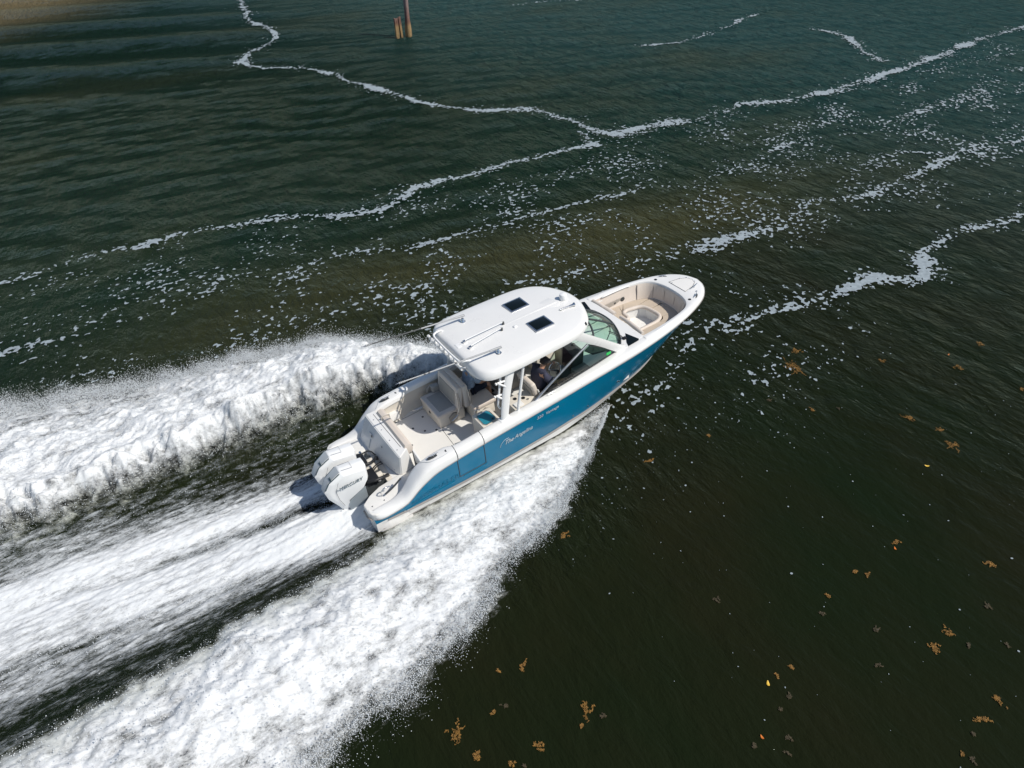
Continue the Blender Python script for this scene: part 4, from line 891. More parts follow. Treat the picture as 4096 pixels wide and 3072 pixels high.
for i in (k1, k2): tube('mullion', [tuple(WB[i]), tuple((WB[i]+WT[i])/2+Vector((0.01, 0, 0.01))), tuple(WT[i])], 0.028, M_dgrey, ws, n=7)
tube('wiper', [(7.68, -0.86, 1.92), (7.62, -0.83, 2.0), (7.30, -0.72, 2.24)], 0.012, M_black, ws, n=6)
tube('wiper', [(7.66, -0.88, 1.92), (7.58, -0.86, 2.0), (7.28, -0.76, 2.22)], 0.008, M_black, ws, n=6)
tube('wiper_blade', [(7.0, -1.0, 2.25), (7.28, -0.80, 2.27), (7.45, -0.58, 2.26)], 0.012, M_black, ws, n=6)
box('wiper_motor', 7.64, 7.74, -0.93, -0.84, 1.90, 1.95, M_black, ws, bev=0.01)
for s in (-1, 1):
    rail = [(4.50, s*1.27, 1.73), (5.1, s*1.24, 2.04), (5.7, s*1.20, 2.32), (6.28, s*1.15, 2.56)]
    g = tube('side_window_rail', rail, 0.030, M_alu, boat, smooth_n=3)
    low = [(4.55, s*1.27, 1.775), (5.5, s*1.25, 1.82), (6.4, s*1.20, 1.86), (7.22, s*1.13, 1.89)]
    tube('sill_gasket', low, 0.020, M_dgrey, g, n=6)
    V = [Vector(rail[0]), Vector(rail[1]), Vector(rail[2]), Vector(rail[3]), Vector((7.22, s*1.12, 1.91)), Vector(low[2]), Vector(low[1]), Vector(low[0])]
    pyd('pane', V, [(0, 1, 6, 7), (1, 2, 5, 6), (2, 3, 4, 5)], M_glass, g, angle=180)
    # tinted forward corner of the window and its black edge
    tube('front_gasket', [(6.28, s*1.15, 2.55), (6.75, s*1.14, 2.24), (7.22, s*1.125, 1.91)], 0.018, M_dgrey, g, n=6)
    # A-pillar
    bm = bmesh.new()
    prof = [(-0.11, 0.05), (0.02, 0.07), (0.11, 0.04), (0.10, -0.03), (-0.10, -0.04)]
    rings = []
    for x, z, y, sc in ((5.86, 3.06, 1.13, 1.15), (6.2, 2.80, 1.14, 1.0), (6.8, 2.34, 1.14, 0.95), (7.30, 1.93, 1.12, 1.0), (7.40, 1.86, 1.12, 1.25)):
        d = Vector((0.78, 0, -0.62)); nn = Vector((0.62, 0, 0.78))
        rings.append([bm.verts.new(Vector((x, s*y, z))+nn*a*sc*0.95+Vector((0, s*b*sc, 0))) for a, b in prof])
    for A, B in zip(rings, rings[1:]):
        for k in range(5): bm.faces.new([A[k], A[(k+1) % 5], B[(k+1) % 5], B[k]])
    bm.faces.new(rings[0]); bm.faces.new(rings[-1])
    frombm('pillar', bm, M_gel, boat, angle=50)
box('sticker', 6.86, 7.0, -1.165, -1.16, 1.93, 2.01, M_green, boat, bev=0.0)
# ---- hardtop
half = [(3.20, 0.0), (3.20, 0.55), (3.22, 0.92), (3.29, 1.14), (3.42, 1.27), (3.65, 1.335), (4.2, 1.355), (5.0, 1.335), (5.6, 1.31), (5.98, 1.25), (6.30, 1.10), (6.54, 0.86), (6.71, 0.54), (6.81, 0.24), (6.83, 0.0)]
half = [(p.x, p.y) for p in catmull([(a, b, 0) for a, b in half], 4)]
HT = half+[(a, -b) for a, b in half[-2:0:-1]]
cx = 4.9
def htz(x, y):
    """crown of the roof"""
    return 3.235+0.035*math.cos(min(1.5, abs(x-4.4)/2.6))-0.06*(y/1.33)**2-0.05*max(0, (x-5.3)/1.5)**2
rings = []
for sc, mode, dz in ((0.86, 'f', 2.985), (0.97, 'f', 2.985), (0.998, 'f', 3.005), (1.0, 'f', 3.05), (0.993, 'f', 3.09), (0.975, 'b', -0.045), (0.945, 'b', -0.014), (0.90, 'b', -0.003), (0.70, 'b', 0), (0.48, 'b', 0), (0.25, 'b', 0), (0.05, 'b', 0)):
    rr = []
    for a, b in HT:
        x, y = cx+(a-cx)*sc, b*sc
        z = dz if mode == 'f' else htz(x, y)+dz
        rr.append((x, y, z))
    rings.append(rr)
ht = loft('hardtop', rings, M_gel, boat, closed=True, cap=True, angle=55)
box('roof_rib', 3.4, 6.2, -0.03, 0.03, 3.25, 3.272, M_gel, ht, bev=0.01)
prism('roof_panel', [(5.62, 0.22), (6.15, 0.26), (6.3, 0.0), (6.2, -0.18), (5.9, -0.12)], 3.22, 3.256, M_gel, ht, bev=0.012)
box('roof_step', 3.75, 3.79, -1.15, 1.15, 3.20, 3.228, M_gel, ht, bev=0.012)
for s in (-1, 1):
    f = prism('roof_hatch', [(5.08, s*0.30), (5.62, s*0.30), (5.62, s*0.75), (5.08, s*0.75)], 3.24, 3.285, M_alu, boat, bev=0.014, seg=2)
    prism('pane', [(5.125, s*0.345), (5.575, s*0.345), (5.575, s*0.705), (5.125, s*0.705)], 3.275, 3.291, M_dglass, f, bev=0.006)
    # outrigger: chrome base, telescoping pole laid aft, rings at the tip
    ob = lathe('outrigger', [(0.085, 0), (0.08, 0.02), (0.05, 0.03), (0.035, 0.06), (0.045, 0.09), (0.03, 0.12)], (3.98, s*0.80, 3.225), M_steel, boat, n=14)
    P0, P1 = Vector((4.06, s*0.83, 3.385)), Vector((1.42, s*0.85, 3.70))
    at = lambda t: P0+(P1-P0)*t
    tube('pole_socket', [at(0), at(0.05), at(0.12)], [0.030, 0.030, 0.022], M_pole, ob, n=10)
    tube('pole', [at(0.1), at(0.45)], 0.019, M_pole, ob, n=8); tube('pole', [at(0.45), at(0.76)], 0.017, M_pole if s < 0 else M_dgrey, ob, n=8); tube('pole', [at(0.76), at(0.97)], 0.015, M_pole if s < 0 else M_dgrey, ob, n=8)
    for t in (0.45, 0.70, 0.74): tube('collar', [at(t-0.008), at(t+0.008)], 0.021, M_dgrey, ob, n=8)
    for t in (0.92, 0.935, 0.95, 0.965): tube('line_ring', [at(t-0.004), at(t+0.004)], 0.026, M_pole, ob, n=8)
    tube('pole_tip', [at(0.965), at(1.0)], [0.016, 0.002], M_steel, ob, n=7)
    box('base_plate', 3.88, 4.14, s*0.80-0.12, s*0.80+0.12, 3.205, 3.228, M_gel, ob, bev=0.008)
    # hardtop legs
    L = [(3.66, s*1.30, 1.70), (3.70, s*1.30, 1.95), (3.82, s*1.27, 2.45), (4.02, s*1.22, 3.02)]
    bm = bmesh.new(); rg = []
    for p, w in zip(catmull(L, 4), np.linspace(0.10, 0.125, 13)):
        rg.append([bm.verts.new(p+Vector((w*math.cos(q), 0.05*math.sin(q), 0))) for q in np.linspace(0, 2*math.pi, 12, endpoint=False)])
    for A, B in zip(rg, rg[1:]):
        for k in range(12): bm.faces.new([A[k], A[(k+1) % 12], B[(k+1) % 12], B[k]])
    bm.faces.new(rg[0]); bm.faces.new(rg[-1]); leg = frombm('hardtop_leg', bm, M_powder, boat, angle=50)
    box('leg_foot', 3.52, 3.82, s*1.30-0.09, s*1.30+0.09, 1.71, 1.75, M_powder, leg, bev=0.015)
    tube('hardtop_post', [(4.06, s*1.28, 1.74), (4.14, s*1.27, 2.1), (4.38, s*1.22, 3.02)], 0.034, M_powder, boat, n=10, smooth_n=3)
    lad = tube('ladder_tube', [(3.66, s*1.16, 1.95), (3.60, s*1.18, 2.10), (3.62, s*1.20, 2.3), (3.70, s*1.20, 2.7), (3.78, s*1.18, 3.02)], 0.026, M_powder, boat, n=8, smooth_n=3)
    for z, x in ((2.38, 3.58), (2.73, 3.65)):
        tube('rod_tube', [(x-0.02, s*1.22, z+0.05), (x+0.22, s*1.24, z+0.03)], 0.026, M_powder, lad, n=8)
        tube('rod_tube', [(x, s*1.24, z+0.04), (x+0.2, s*1.28, z-0.14)], 0.026, M_powder, lad, n=8)
        lathe('tube_end', [(0.034, 0), (0.034, 0.03)], (x-0.04, s*1.22, z+0.05), M_powder, lad, n=8, axis=(-1, 0, 0))
# aft roof rail with a row of rod holders
rr = tube('roof_rail', [(3.42, 0.78, 3.20), (3.36, 0.80, 3.27), (3.20, 0.78, 3.28), (3.12, 0.70, 3.26), (3.10, 0.3, 3.25), (3.10, -0.3, 3.25), (3.12, -0.55, 3.26), (3.22, -0.62, 3.28), (3.40, -0.62, 3.20)], 0.026, M_powder, boat, smooth_n=4)
for i, yy in enumerate(np.linspace(0.86, -0.52, 7)):
    tube('rod_holder', [(3.04, yy, 3.24), (3.17, yy, 2.98)], 0.034, M_powder, rr, n=9)
    tube('rod_holder_bracket', [(3.10, yy, 3.08), (3.19, yy-0.10, 3.10)], 0.018, M_powder, rr, n=6)
tube('launcher_bar', [(3.10, 0.95, 3.06), (3.10, -0.60, 3.06)], 0.022, M_powder, rr, n=8)
box('rail_light', 3.33, 3.45, -0.10, 0.10, 3.20, 3.27, M_powder, rr, bev=0.015)
tube('aft_eye', [(3.2, -0.75, 2.99), (3.22, -0.98, 2.98)], 0.010, M_steel, boat, n=6)
for y0, y1, x1 in ((0.01, 0.02, 4.66), (-0.27, -0.16, 4.5)):
    an = tube('antenna', [(3.58, y0, 3.33), (x1, y1, 3.345)], [0.014, 0.009], M_powder, boat, n=7)
    box('antenna_mount', 3.52, 3.62, y0-0.035, y0+0.035, 3.25, 3.32, M_steel, an, bev=0.01)
    box('antenna_clip', x1-0.03, x1+0.02, y1-0.02, y1+0.02, 3.255, 3.35, M_dgrey, an, bev=0.006)
lathe('gps_dome', [(0.055, 0), (0.085, 0.02), (0.10, 0.07), (0.10, 0.15), (0.085, 0.185), (0.04, 0.20)], (6.43, 0.0, 3.20), M_powder, boat, n=20)
lathe('puck_antenna', [(0.05, 0), (0.05, 0.02), (0.035, 0.035), (0.01, 0.04)], (4.82, -0.24, 3.262), M_powder, boat, n=14)
hn = tube('horn', [(6.06, -0.36, 3.27), (6.30, -0.385, 3.27), (6.42, -0.40, 3.27), (6.47, -0.405, 3.27)], [0.018, 0.020, 0.032, 0.055], M_steel, boat, n=12)
lathe('horn_base', [(0.045, 0), (0.04, 0.03), (0.025, 0.07)], (6.08, -0.36, 3.20), M_steel, hn, n=12)
tube('horn_bracket', [(6.30, -0.385, 3.19), (6.30, -0.385, 3.26)], 0.014, M_steel, hn, n=6)
prism('nav_light', [(6.22, -1.05), (6.33, -1.02), (6.30, -1.12)], 3.10, 3.16, M_dgrey, boat, bev=0.01)
for yy in (0.62, -0.60): prism('vent_fitting', [(4.36, yy-0.04), (4.46, yy-0.02), (4.48, yy+0.05), (4.38, yy+0.04)], 3.225, 3.246, M_gel, boat, bev=0.008)

# ---- outboard motors
def outboard(y0):
    e = empty('outboard_motor', (0, y0, 0), parent=boat)
    side = [(0.40, 1.60), (-0.18, 1.70), (-0.52, 1.52), (-0.66, 1.30), (-0.62, 1.05), (-0.46, 0.72), (-0.36, 0.46), (-0.25, 0.50), (-0.24, 0.80), (0.22, 1.04), (0.38, 1.25)]
    bm = bmesh.new(); n = len(side)
    wid = [0.20, 0.19, 0.15, 0.13, 0.13, 0.12, 0.11, 0.15, 0.20, 0.235, 0.235]
    # faceted cowling: centre ridge, shoulder and flank lines
    cen = [bm.verts.new((x, 0, z+(0.02 if z > 1.5 else 0))) for x, z in side]
    Ls = []
    for s in (-1, 1):
        sh = [bm.verts.new((x, s*w*0.72, z)) for (x, z), w in zip(side, wid)]
        cxm, czm = 0.0, 1.15
        fl = [bm.verts.new((x+(cxm-x)*0.16, s*w*1.06, z+(czm-z)*0.16)) for (x, z), w in zip(side, wid)]
        for i in range(n):
            j = (i+1) % n
            for A, B in ((cen, sh), (sh, fl)):
                f = [A[i], A[j], B[j], B[i]]; bm.faces.new(f if s > 0 else f[::-1])
        bm.faces.new(fl if s > 0 else fl[::-1])
    bmesh.ops.recalc_face_normals(bm, faces=bm.faces)
    bmesh.ops.bevel(bm, geom=list(bm.edges), offset=0.018, segments=2, profile=0.6, affect='EDGES')
    frombm('cowling', bm, M_engw, e, angle=28)
    for s in (-1, 1):
        prism('lower_panel', [(0.25, 1.00), (-0.23, 0.78), (-0.25, 0.47), (-0.12, 0.30), (0.08, 0.34), (0.24, 0.66)], s*0.150, s*0.185, M_engg, e, bev=0.012, axis='y')
        # dark flash and numerals on the aft corner, maker's name on the flank
        tube('corner_flash', [(-0.22, s*0.140, 1.685), (-0.50, s*0.118, 1.535), (-0.615, s*0.10, 1.36)], 0.013, M_letter, e, n=5)
        Mt = Matrix(((1, 0, 0, -0.36), (0, 0, -1, -0.243), (0, 1, 0, 1.30), (0, 0, 0, 1))) if s < 0 else Matrix(((-1, 0, 0, 0.26), (0, 0, 1, 0.243), (0, 1, 0, 1.30), (0, 0, 0, 1)))
        t = text('maker_lettering', 'MERCURY', 0.125, Mt, M_letter, e, shear=0.25, extrude=0.004, spacing=1.05)
        tube('cowl_seam', [(-0.30, s*0.17, 1.50), (-0.42, s*0.17, 1.25), (-0.40, s*0.16, 0.95), (-0.33, s*0.15, 0.70)], 0.004, M_seam, e, n=4)
    Ma = Matrix.Translation((-0.455, -0.012, 1.585)) @ Matrix.Rotation(R(-90), 4, 'Z') @ Matrix.Rotation(R(58), 4, 'X')
    text('power_numerals', '300', 0.085, Ma, M_letter, e, extrude=0.006, spacing=1.1)
    pyd('aft_cowl_panel', [(-0.205, -0.125, 1.712), (-0.205, 0.125, 1.712), (-0.525, 0.10, 1.535), (-0.525, -0.10, 1.535), (-0.672, 0.085, 1.31), (-0.672, -0.085, 1.31)], [(0, 1, 2, 3), (3, 2, 4, 5)], M_lgrey, e, fix=False)
    tube('top_seam', [(-0.15, -0.10, 1.722), (0.10, -0.11, 1.678), (0.11, 0.11, 1.678), (-0.15, 0.10, 1.722)], 0.004, M_seam, e, n=4)
    prism('midsection', [(0.22, 1.0), (-0.22, 0.75), (-0.16, 0.0), (0.02, -0.25), (0.16, -0.2), (0.16, 0.5), (0.3, 0.8)], -0.11, 0.11, M_engw, e, bev=0.03, axis='y')
    box('clamp_bracket', 0.25, 0.76, -0.17, 0.17, 0.30, 0.98, M_dgrey, e, bev=0.04)
    box('swivel_block', 0.30, 0.60, -0.20, 0.20, 0.92, 1.10, M_black, e, bev=0.04)
    tube('steering_cylinder', [(0.58, -0.28, 1.04), (0.58, 0.28, 1.04)], 0.035, M_steel, e, n=10)
    lathe('tell_tale', [(0.016, 0), (0.016, 0.01)], (-0.40, -0.145, 0.62), M_dgrey, e, n=8, axis=(0, -1, 0))
    return e
for y0 in (-0.305, 0.305): outboard(y0)
tube('rigging_hose', [(0.34, -0.52, 1.12), (0.50, -0.60, 1.14), (0.68, -0.58, 1.10), (0.80, -0.50, 1.02), (0.84, -0.44, 0.92)], 0.038, M_black, boat, n=9, smooth_n=4)
tube('rigging_hose', [(0.36, 0.02, 1.20), (0.52, -0.08, 1.22), (0.70, -0.02, 1.16), (0.82, 0.14, 1.08), (0.86, 0.20, 0.95)], 0.034, M_black, boat, n=9, smooth_n=4)
tube('rigging_hose', [(0.36, 0.12, 1.24), (0.55, 0.22, 1.30), (0.75, 0.28, 1.22), (0.85, 0.24, 1.05)], 0.016, M_black, boat, n=7, smooth_n=4)
tube('rigging_hose', [(0.50, -0.20, 1.05), (0.70, -0.10, 1.08), (0.86, -0.06, 1.06)], 0.016, M_black, boat, n=7, smooth_n=3)
tube('rigging_hose', [(0.50, -0.26, 1.05), (0.70, -0.16, 1.08), (0.86, -0.13, 1.06)], 0.016, M_black, boat, n=7, smooth_n=3)
box('engine_mount_block', 0.46, 0.72, -0.16, 0.04, 0.96, 1.06, M_cream, boat, bev=0.03)
box('engine_mount_block', 0.50, 0.74, -0.42, -0.28, 0.95, 1.04, M_cream, boat, bev=0.03)
box('engine_mount_block', 0.48, 0.74, 0.10, 0.22, 0.96, 1.08, M_cream, boat, bev=0.03)
# ================================================================== PEOPLE
bpy.context.view_layer.update()
BM = boat.matrix_world.copy()
M_skin = mat('skin', (0.46, 0.25, 0.16), 0.5, var=0.08, vscale=8)
M_navy = mat('navy_cotton', (0.032, 0.034, 0.062), 0.85, var=0.3, vscale=9, bump=0.5, bscale=25)
M_blueshirt = mat('pale_blue_cotton', (0.26, 0.33, 0.42), 0.85, var=0.22, vscale=14, bump=0.6, bscale=22)
M_cap = mat('black_cap_cloth', (0.016, 0.014, 0.016), 0.8, var=0.2)
M_short = mat('dark_navy_shorts', (0.008, 0.010, 0.022), 0.85, var=0.2, bump=0.4, bscale=30)
M_shoe = mat('dark_shoe', (0.006, 0.012, 0.014), 0.6)
M_hair = mat('dark_hair', (0.02, 0.014, 0.010), 0.7, bump=0.5, bscale=120)
M_eye = mat('eye', (0.05, 0.04, 0.04), 0.2)
def skin_obj(name, verts, edges, radii, material, parent, extra=None, sub=2):
    me = bpy.data.meshes.new(name+'_cage'); me.from_pydata([tuple(v) for v in verts], edges, [])
    o = bpy.data.objects.new(name+'_cage', me); COL.objects.link(o)
    md = o.modifiers.new('skin', 'SKIN'); md.use_smooth_shade = True
    if not me.skin_vertices: 
        bpy.context.view_layer.objects.active = o
    bpy.context.view_layer.update()
    sv = me.skin_vertices[0].data if me.skin_vertices else None
    for i, r in enumerate(radii):
        rr = r if hasattr(r, '__len__') else (r, r); sv[i].radius = rr; sv[i].use_root = (i == 0)
    s = o.modifiers.new('sub', 'SUBSURF'); s.levels = sub; s.render_levels = sub
    bpy.context.view_layer.update()
    m2 = bpy.data.meshes.new_from_object(o.evaluated_get(bpy.context.evaluated_depsgraph_get()))
    bpy.data.objects.remove(o)
    m2.name = name
    if extra:
        bm = bmesh.new(); bm.from_mesh(m2); extra(bm); bm.to_mesh(m2); bm.free()
    m2.materials.clear(); m2.materials.append(material)
    return link(name, m2, material, parent, angle=180)
def fingers(hand, fwd, up, side):
    """five bent fingers rooted in the palm"""
    f, u, s = (Vector(v).normalized() for v in (fwd, up, side)); h = Vector(hand)
    def add(bm):
        for k, (off, L) in enumerate(((-0.030, 0.062), (-0.010, 0.072), (0.010, 0.070), (0.030, 0.056))):
            b = h+f*0.03+s*off
            add_tube(bm, [b, b+f*L*0.5-u*0.004, b+f*L*0.75-u*0.028, b+f*L*0.62-u*0.055], [0.010, 0.0095, 0.009, 0.007], 7)
        b = h-s*0.028
        add_tube(bm, [b, b-s*0.022+f*0.02-u*0.008, b-s*0.028+f*0.045-u*0.022], [0.012, 0.010, 0.008], 7)
    return add
def person(name, base, label, J, shirt_mat, cap, short_mat):
    """J: joints in boat coordinates"""
    root = empty(name); root.matrix_world = BM @ Matrix.Translation(base)
    tag(root, label, 'person')
    B = Vector(base); P = {k: Vector(v)-B for k, v in J.items()}
    order = ['pelvis', 'waist', 'chest', 'neck', 'jaw', 'skull', 'crown', 'nose', 'shR', 'elR', 'wrR', 'haR', 'shL', 'elL', 'wrL', 'haL', 'hipR', 'knR', 'anR', 'toR', 'hipL', 'knL', 'anL', 'toL']
    hd = (P['skull']-P['neck']).normalized(); face = Vector(J['look']).normalized()
    P['jaw'] = P['neck']+(P['skull']-P['neck'])*0.5+face*0.012
    P['crown'] = P['skull']+hd*0.075
    P['nose'] = P['skull']+face*0.105-hd*0.03
    rad = dict(pelvis=(0.15, 0.12), waist=(0.135, 0.10), chest=(0.16, 0.115), neck=0.056, jaw=0.070, skull=(0.082, 0.092), crown=0.055, nose=0.012, shR=0.068, elR=0.045, wrR=0.030, haR=(0.038, 0.018), shL=0.068, elL=0.045, wrL=0.030, haL=(0.038, 0.018), hipR=0.095, knR=0.062, anR=0.042, toR=0.035, hipL=0.095, knL=0.062, anL=0.042, toL=0.035)
    E = [('pelvis', 'waist'), ('waist', 'chest'), ('chest', 'neck'), ('neck', 'jaw'), ('jaw', 'skull'), ('skull', 'crown'), ('skull', 'nose'), ('chest', 'shR'), ('shR', 'elR'), ('elR', 'wrR'), ('wrR', 'haR'), ('chest', 'shL'), ('shL', 'elL'), ('elL', 'wrL'), ('wrL', 'haL'), ('pelvis', 'hipR'), ('hipR', 'knR'), ('knR', 'anR'), ('anR', 'toR'), ('pelvis', 'hipL'), ('hipL', 'knL'), ('knL', 'anL'), ('anL', 'toL')]
    ix = {k: i for i, k in enumerate(order)}
    def ex(bm):
        for a, w in (('haR', 'wrR'), ('haL', 'wrL')):
            f = (P[a]-P[w]).normalized(); s = f.cross(Vector((0, 0, 1))).normalized()*(1 if a == 'haR' else -1); fingers(P[a], f, s.cross(f) if s.cross(f).z > 0 else -s.cross(f), s)(bm)
        side = face.cross(hd).normalized()
        for q in (-1, 1): add_lathe(bm, [(0.010, -0.012), (0.026, 0), (0.024, 0.010)], P['skull']-hd*0.03+side*q*0.078, 8, side*q)
    body = skin_obj('body', [P[k] for k in order], [(ix[a], ix[b]) for a, b in E], [rad[k] for k in order], M_skin, root, ex)
    side = face.cross(hd).normalized()
    for q in (-1, 1): lathe('eye', [(0.012, 0), (0.008, 0.006), (0.002, 0.008)], P['skull']+face*0.083-hd*0.008+side*q*0.030, M_eye, root, n=8, axis=face)
    tube('mouth', [P['skull']+face*0.078-hd*0.075+side*q*0.02 for q in (-1, 0, 1)], 0.005, M_eye, root, n=5)
    # clothing
    mid = lambda a, b, t: P[a]+(P[b]-P[a])*t
    so = [P['pelvis']+Vector((0, 0, 0.0)), P['waist'], P['chest'], mid('chest', 'neck', 0.75), P['shR'], mid('shR', 'elR', 0.45), mid('shR', 'elR', 0.95), P['shL'], mid('shL', 'elL', 0.45), mid('shL', 'elL', 0.95)]
    skin_obj('shirt', so, [(0, 1), (1, 2), (2, 3), (2, 4), (4, 5), (5, 6), (2, 7), (7, 8), (8, 9)], [(0.215, 0.18), (0.205, 0.165), (0.225, 0.175), (0.11, 0.11), 0.118, 0.105, 0.092, 0.118, 0.105, 0.092], shirt_mat, root)
    sh = [P['pelvis']+Vector((0, 0, -0.02)), P['hipR'], mid('hipR', 'knR', 0.92), P['hipL'], mid('hipL', 'knL', 0.92)]
    skin_obj('shorts', sh, [(0, 1), (1, 2), (0, 3), (3, 4)], [(0.165, 0.135), 0.115, 0.092, 0.115, 0.092], short_mat, root)
    for k in ('R', 'L'):
        d = (P['to'+k]-P['an'+k]).normalized()
        tube('shoe', [P['an'+k]-d*0.05+Vector((0, 0, -0.015)), P['an'+k]+d*0.04, P['to'+k]+d*0.02, P['to'+k]+d*0.07], [0.045, 0.058, 0.050, 0.022], M_shoe, root, n=10, smooth_n=3)
    q = Vector((0, 0, 1)).rotation_difference(hd)
    lathe('hair', [(0.097, -0.045), (0.103, 0.0), (0.098, 0.05), (0.07, 0.088), (0.02, 0.104)], P['skull']-face*0.022+hd*0.0, M_hair, root, n=18, axis=hd)
    if cap:
        c = lathe('cap', [(0.111, 0.008), (0.114, 0.03), (0.108, 0.075), (0.080, 0.115), (0.03, 0.134), (0.008, 0.140)], P['skull']-face*0.008, M_cap, root, n=20, axis=hd)
        bm = bmesh.new(); o = P['skull']+hd*0.022
        A = [o+face*(0.090*math.cos(t))+side*(0.105*math.sin(t)) for t in np.linspace(-1.25, 1.25, 11)]
        Bq = [o+face*(0.205*math.cos(t*0.8))+side*(0.098*math.sin(t)*1.0)-hd*0.028 for t in np.linspace(-1.15, 1.15, 11)]
        v = [[bm.verts.new(p+hd*h) for p in L] for L in (A, Bq) for h in (0.004, -0.004)]
        for i in range(10):
            bm.faces.new([v[0][i], v[0][i+1], v[2][i+1], v[2][i]]); bm.faces.new([v[1][i], v[3][i], v[3][i+1], v[1][i+1]]); bm.faces.new([v[2][i], v[2][i+1], v[3][i+1], v[3][i]])
        frombm('brim', bm, M_cap, c)
    return root
person('person', (5.12, -0.68, 0.93), 'person in navy t-shirt and black cap steering at the helm', dict(
    pelvis=(5.10, -0.68, 1.52), waist=(5.06, -0.68, 1.70), chest=(5.12, -0.68, 1.92), neck=(5.22, -0.68, 2.10), skull=(5.30, -0.67, 2.24), look=(0.96, 0.22, -0.18),
    shR=(5.12, -0.90, 2.02), elR=(5.29, -1.01, 1.78), wrR=(5.58, -1.0, 1.71), haR=(5.67, -1.0, 1.69), shL=(5.17, -0.47, 2.00), elL=(5.38, -0.40, 1.84), wrL=(5.53, -0.50, 1.92), haL=(5.60, -0.53, 1.945),
    hipR=(5.16, -0.80, 1.50), knR=(5.58, -0.86, 1.48), anR=(5.62, -0.86, 1.03), toR=(5.78, -0.87, 0.965), hipL=(5.16, -0.56, 1.50), knL=(5.58, -0.50, 1.48), anL=(5.62, -0.50, 1.03), toL=(5.78, -0.49, 0.965)), M_navy, True, M_short)
person('person', (3.74, 0.40, 0.93), 'person in pale blue shirt and dark shorts sitting under the hardtop', dict(
    pelvis=(3.72, 0.42, 1.54), waist=(3.66, 0.43, 1.72), chest=(3.74, 0.41, 1.95), neck=(3.86, 0.40, 2.11), skull=(3.96, 0.40, 2.24), look=(1, -0.1, -0.1),
    shR=(3.77, 0.21, 2.00), elR=(3.88, 0.18, 1.76), wrR=(4.03, 0.27, 1.66), haR=(4.10, 0.29, 1.64), shL=(3.77, 0.61, 2.00), elL=(3.88, 0.66, 1.76), wrL=(4.02, 0.60, 1.66), haL=(4.09, 0.58, 1.64),
    hipR=(3.78, 0.31, 1.53), knR=(4.18, 0.27, 1.53), anR=(4.22, 0.36, 1.05), toR=(4.36, 0.30, 0.965), hipL=(3.78, 0.54, 1.53), knL=(4.20, 0.55, 1.53), anL=(4.22, 0.55, 1.05), toL=(4.38, 0.55, 0.965)), M_blueshirt, False, M_short)

# ================================================================== TIMBER PILES
def pile_mat():
    M = bpy.data.materials.new('weathered_pile'); M.use_nodes = True; nt = M.node_tree; L = nt.links; P = nt.nodes['Principled BSDF']
    tc = nt.nodes.new('ShaderNodeTexCoord'); sp = nt.nodes.new('ShaderNodeSeparateXYZ'); L.new(tc.outputs['Object'], sp.inputs[0])
    mp = nt.nodes.new('ShaderNodeMapping'); mp.inputs['Scale'].default_value = (6, 6, 1.2); L.new(tc.outputs['Object'], mp.inputs['Vector'])
    n = nt.nodes.new('ShaderNodeTexNoise'); setin(n, Scale=3.0, Detail=6.0, Roughness=0.65); L.new(mp.outputs[0], n.inputs['Vector'])
    ad = nt.nodes.new('ShaderNodeMath'); ad.operation = 'MULTIPLY_ADD'; ad.inputs[1].default_value = 0.9; L.new(n.outputs['Fac'], ad.inputs[0]); L.new(sp.outputs['Z'], ad.inputs[2])
    mr = nt.nodes.new('ShaderNodeMapRange'); mr.inputs['From Min'].default_value = 0.3; mr.inputs['From Max'].default_value = 4.0; L.new(ad.outputs[0], mr.inputs['Value'])
    r = nt.nodes.new('ShaderNodeValToRGB'); e = r.color_ramp.elements
    e[0].position = 0.0; e[0].color = (0.045, 0.035, 0.02, 1); e[1].position = 1.0; e[1].color = (0.30, 0.26, 0.26, 1)
    for p, c in ((0.08, (0.30, 0.20, 0.09)), (0.26, (0.33, 0.22, 0.10)), (0.34, (0.17, 0.085, 0.06)), (0.55, (0.21, 0.13, 0.115))):
        q = e.new(p); q.color = (*c, 1)
    L.new(mr.outputs[0], r.inputs['Fac'])
    mx = nt.nodes.new('ShaderNodeMix'); mx.data_type = 'RGBA'; mx.blend_type = 'MULTIPLY'; mx.inputs['Factor'].default_value = 0.6
    L.new(r.outputs[0], mx.inputs['A']); g = nt.nodes.new('ShaderNodeValToRGB'); g.color_ramp.elements[0].position = 0.35; g.color_ramp.elements[0].color = (0.35, 0.3, 0.26, 1); g.color_ramp.elements[1].position = 0.6
    L.new(n.outputs['Fac'], g.inputs['Fac']); L.new(g.outputs[0], mx.inputs['B']); L.new(mx.outputs['Result'], P.inputs['Base Color'])
    P.inputs['Roughness'].default_value = 0.85
    b = nt.nodes.new('ShaderNodeBump'); b.inputs['Strength'].default_value = 0.6; b.inputs['Distance'].default_value = 0.04; L.new(n.outputs['Fac'], b.inputs['Height']); L.new(b.outputs[0], P.inputs['Normal'])
    return M
M_pile = pile_mat()
def rough_pile(prof, n=14, seed=0, lean=(0, 0)):
    bm = bmesh.new(); rings = []
    for r, z in prof:
        rings.append([bm.verts.new((r*(1+0.12*math.sin(3*q+seed)+0.08*math.sin(7*q+z*2+seed))*math.cos(q)+lean[0]*z, r*(1+0.12*math.sin(3*q+seed)+0.08*math.cos(5*q+z*3))*math.sin(q)+lean[1]*z, z)) for q in np.linspace(0, 2*math.pi, n, endpoint=False)])
    for A, B in zip(rings, rings[1:]):
        for k in range(n): bm.faces.new([A[k], A[(k+1) % n], B[(k+1) % n], B[k]])
    bm.faces.new(rings[0][::-1]); bm.faces.new(rings[-1]); return bm
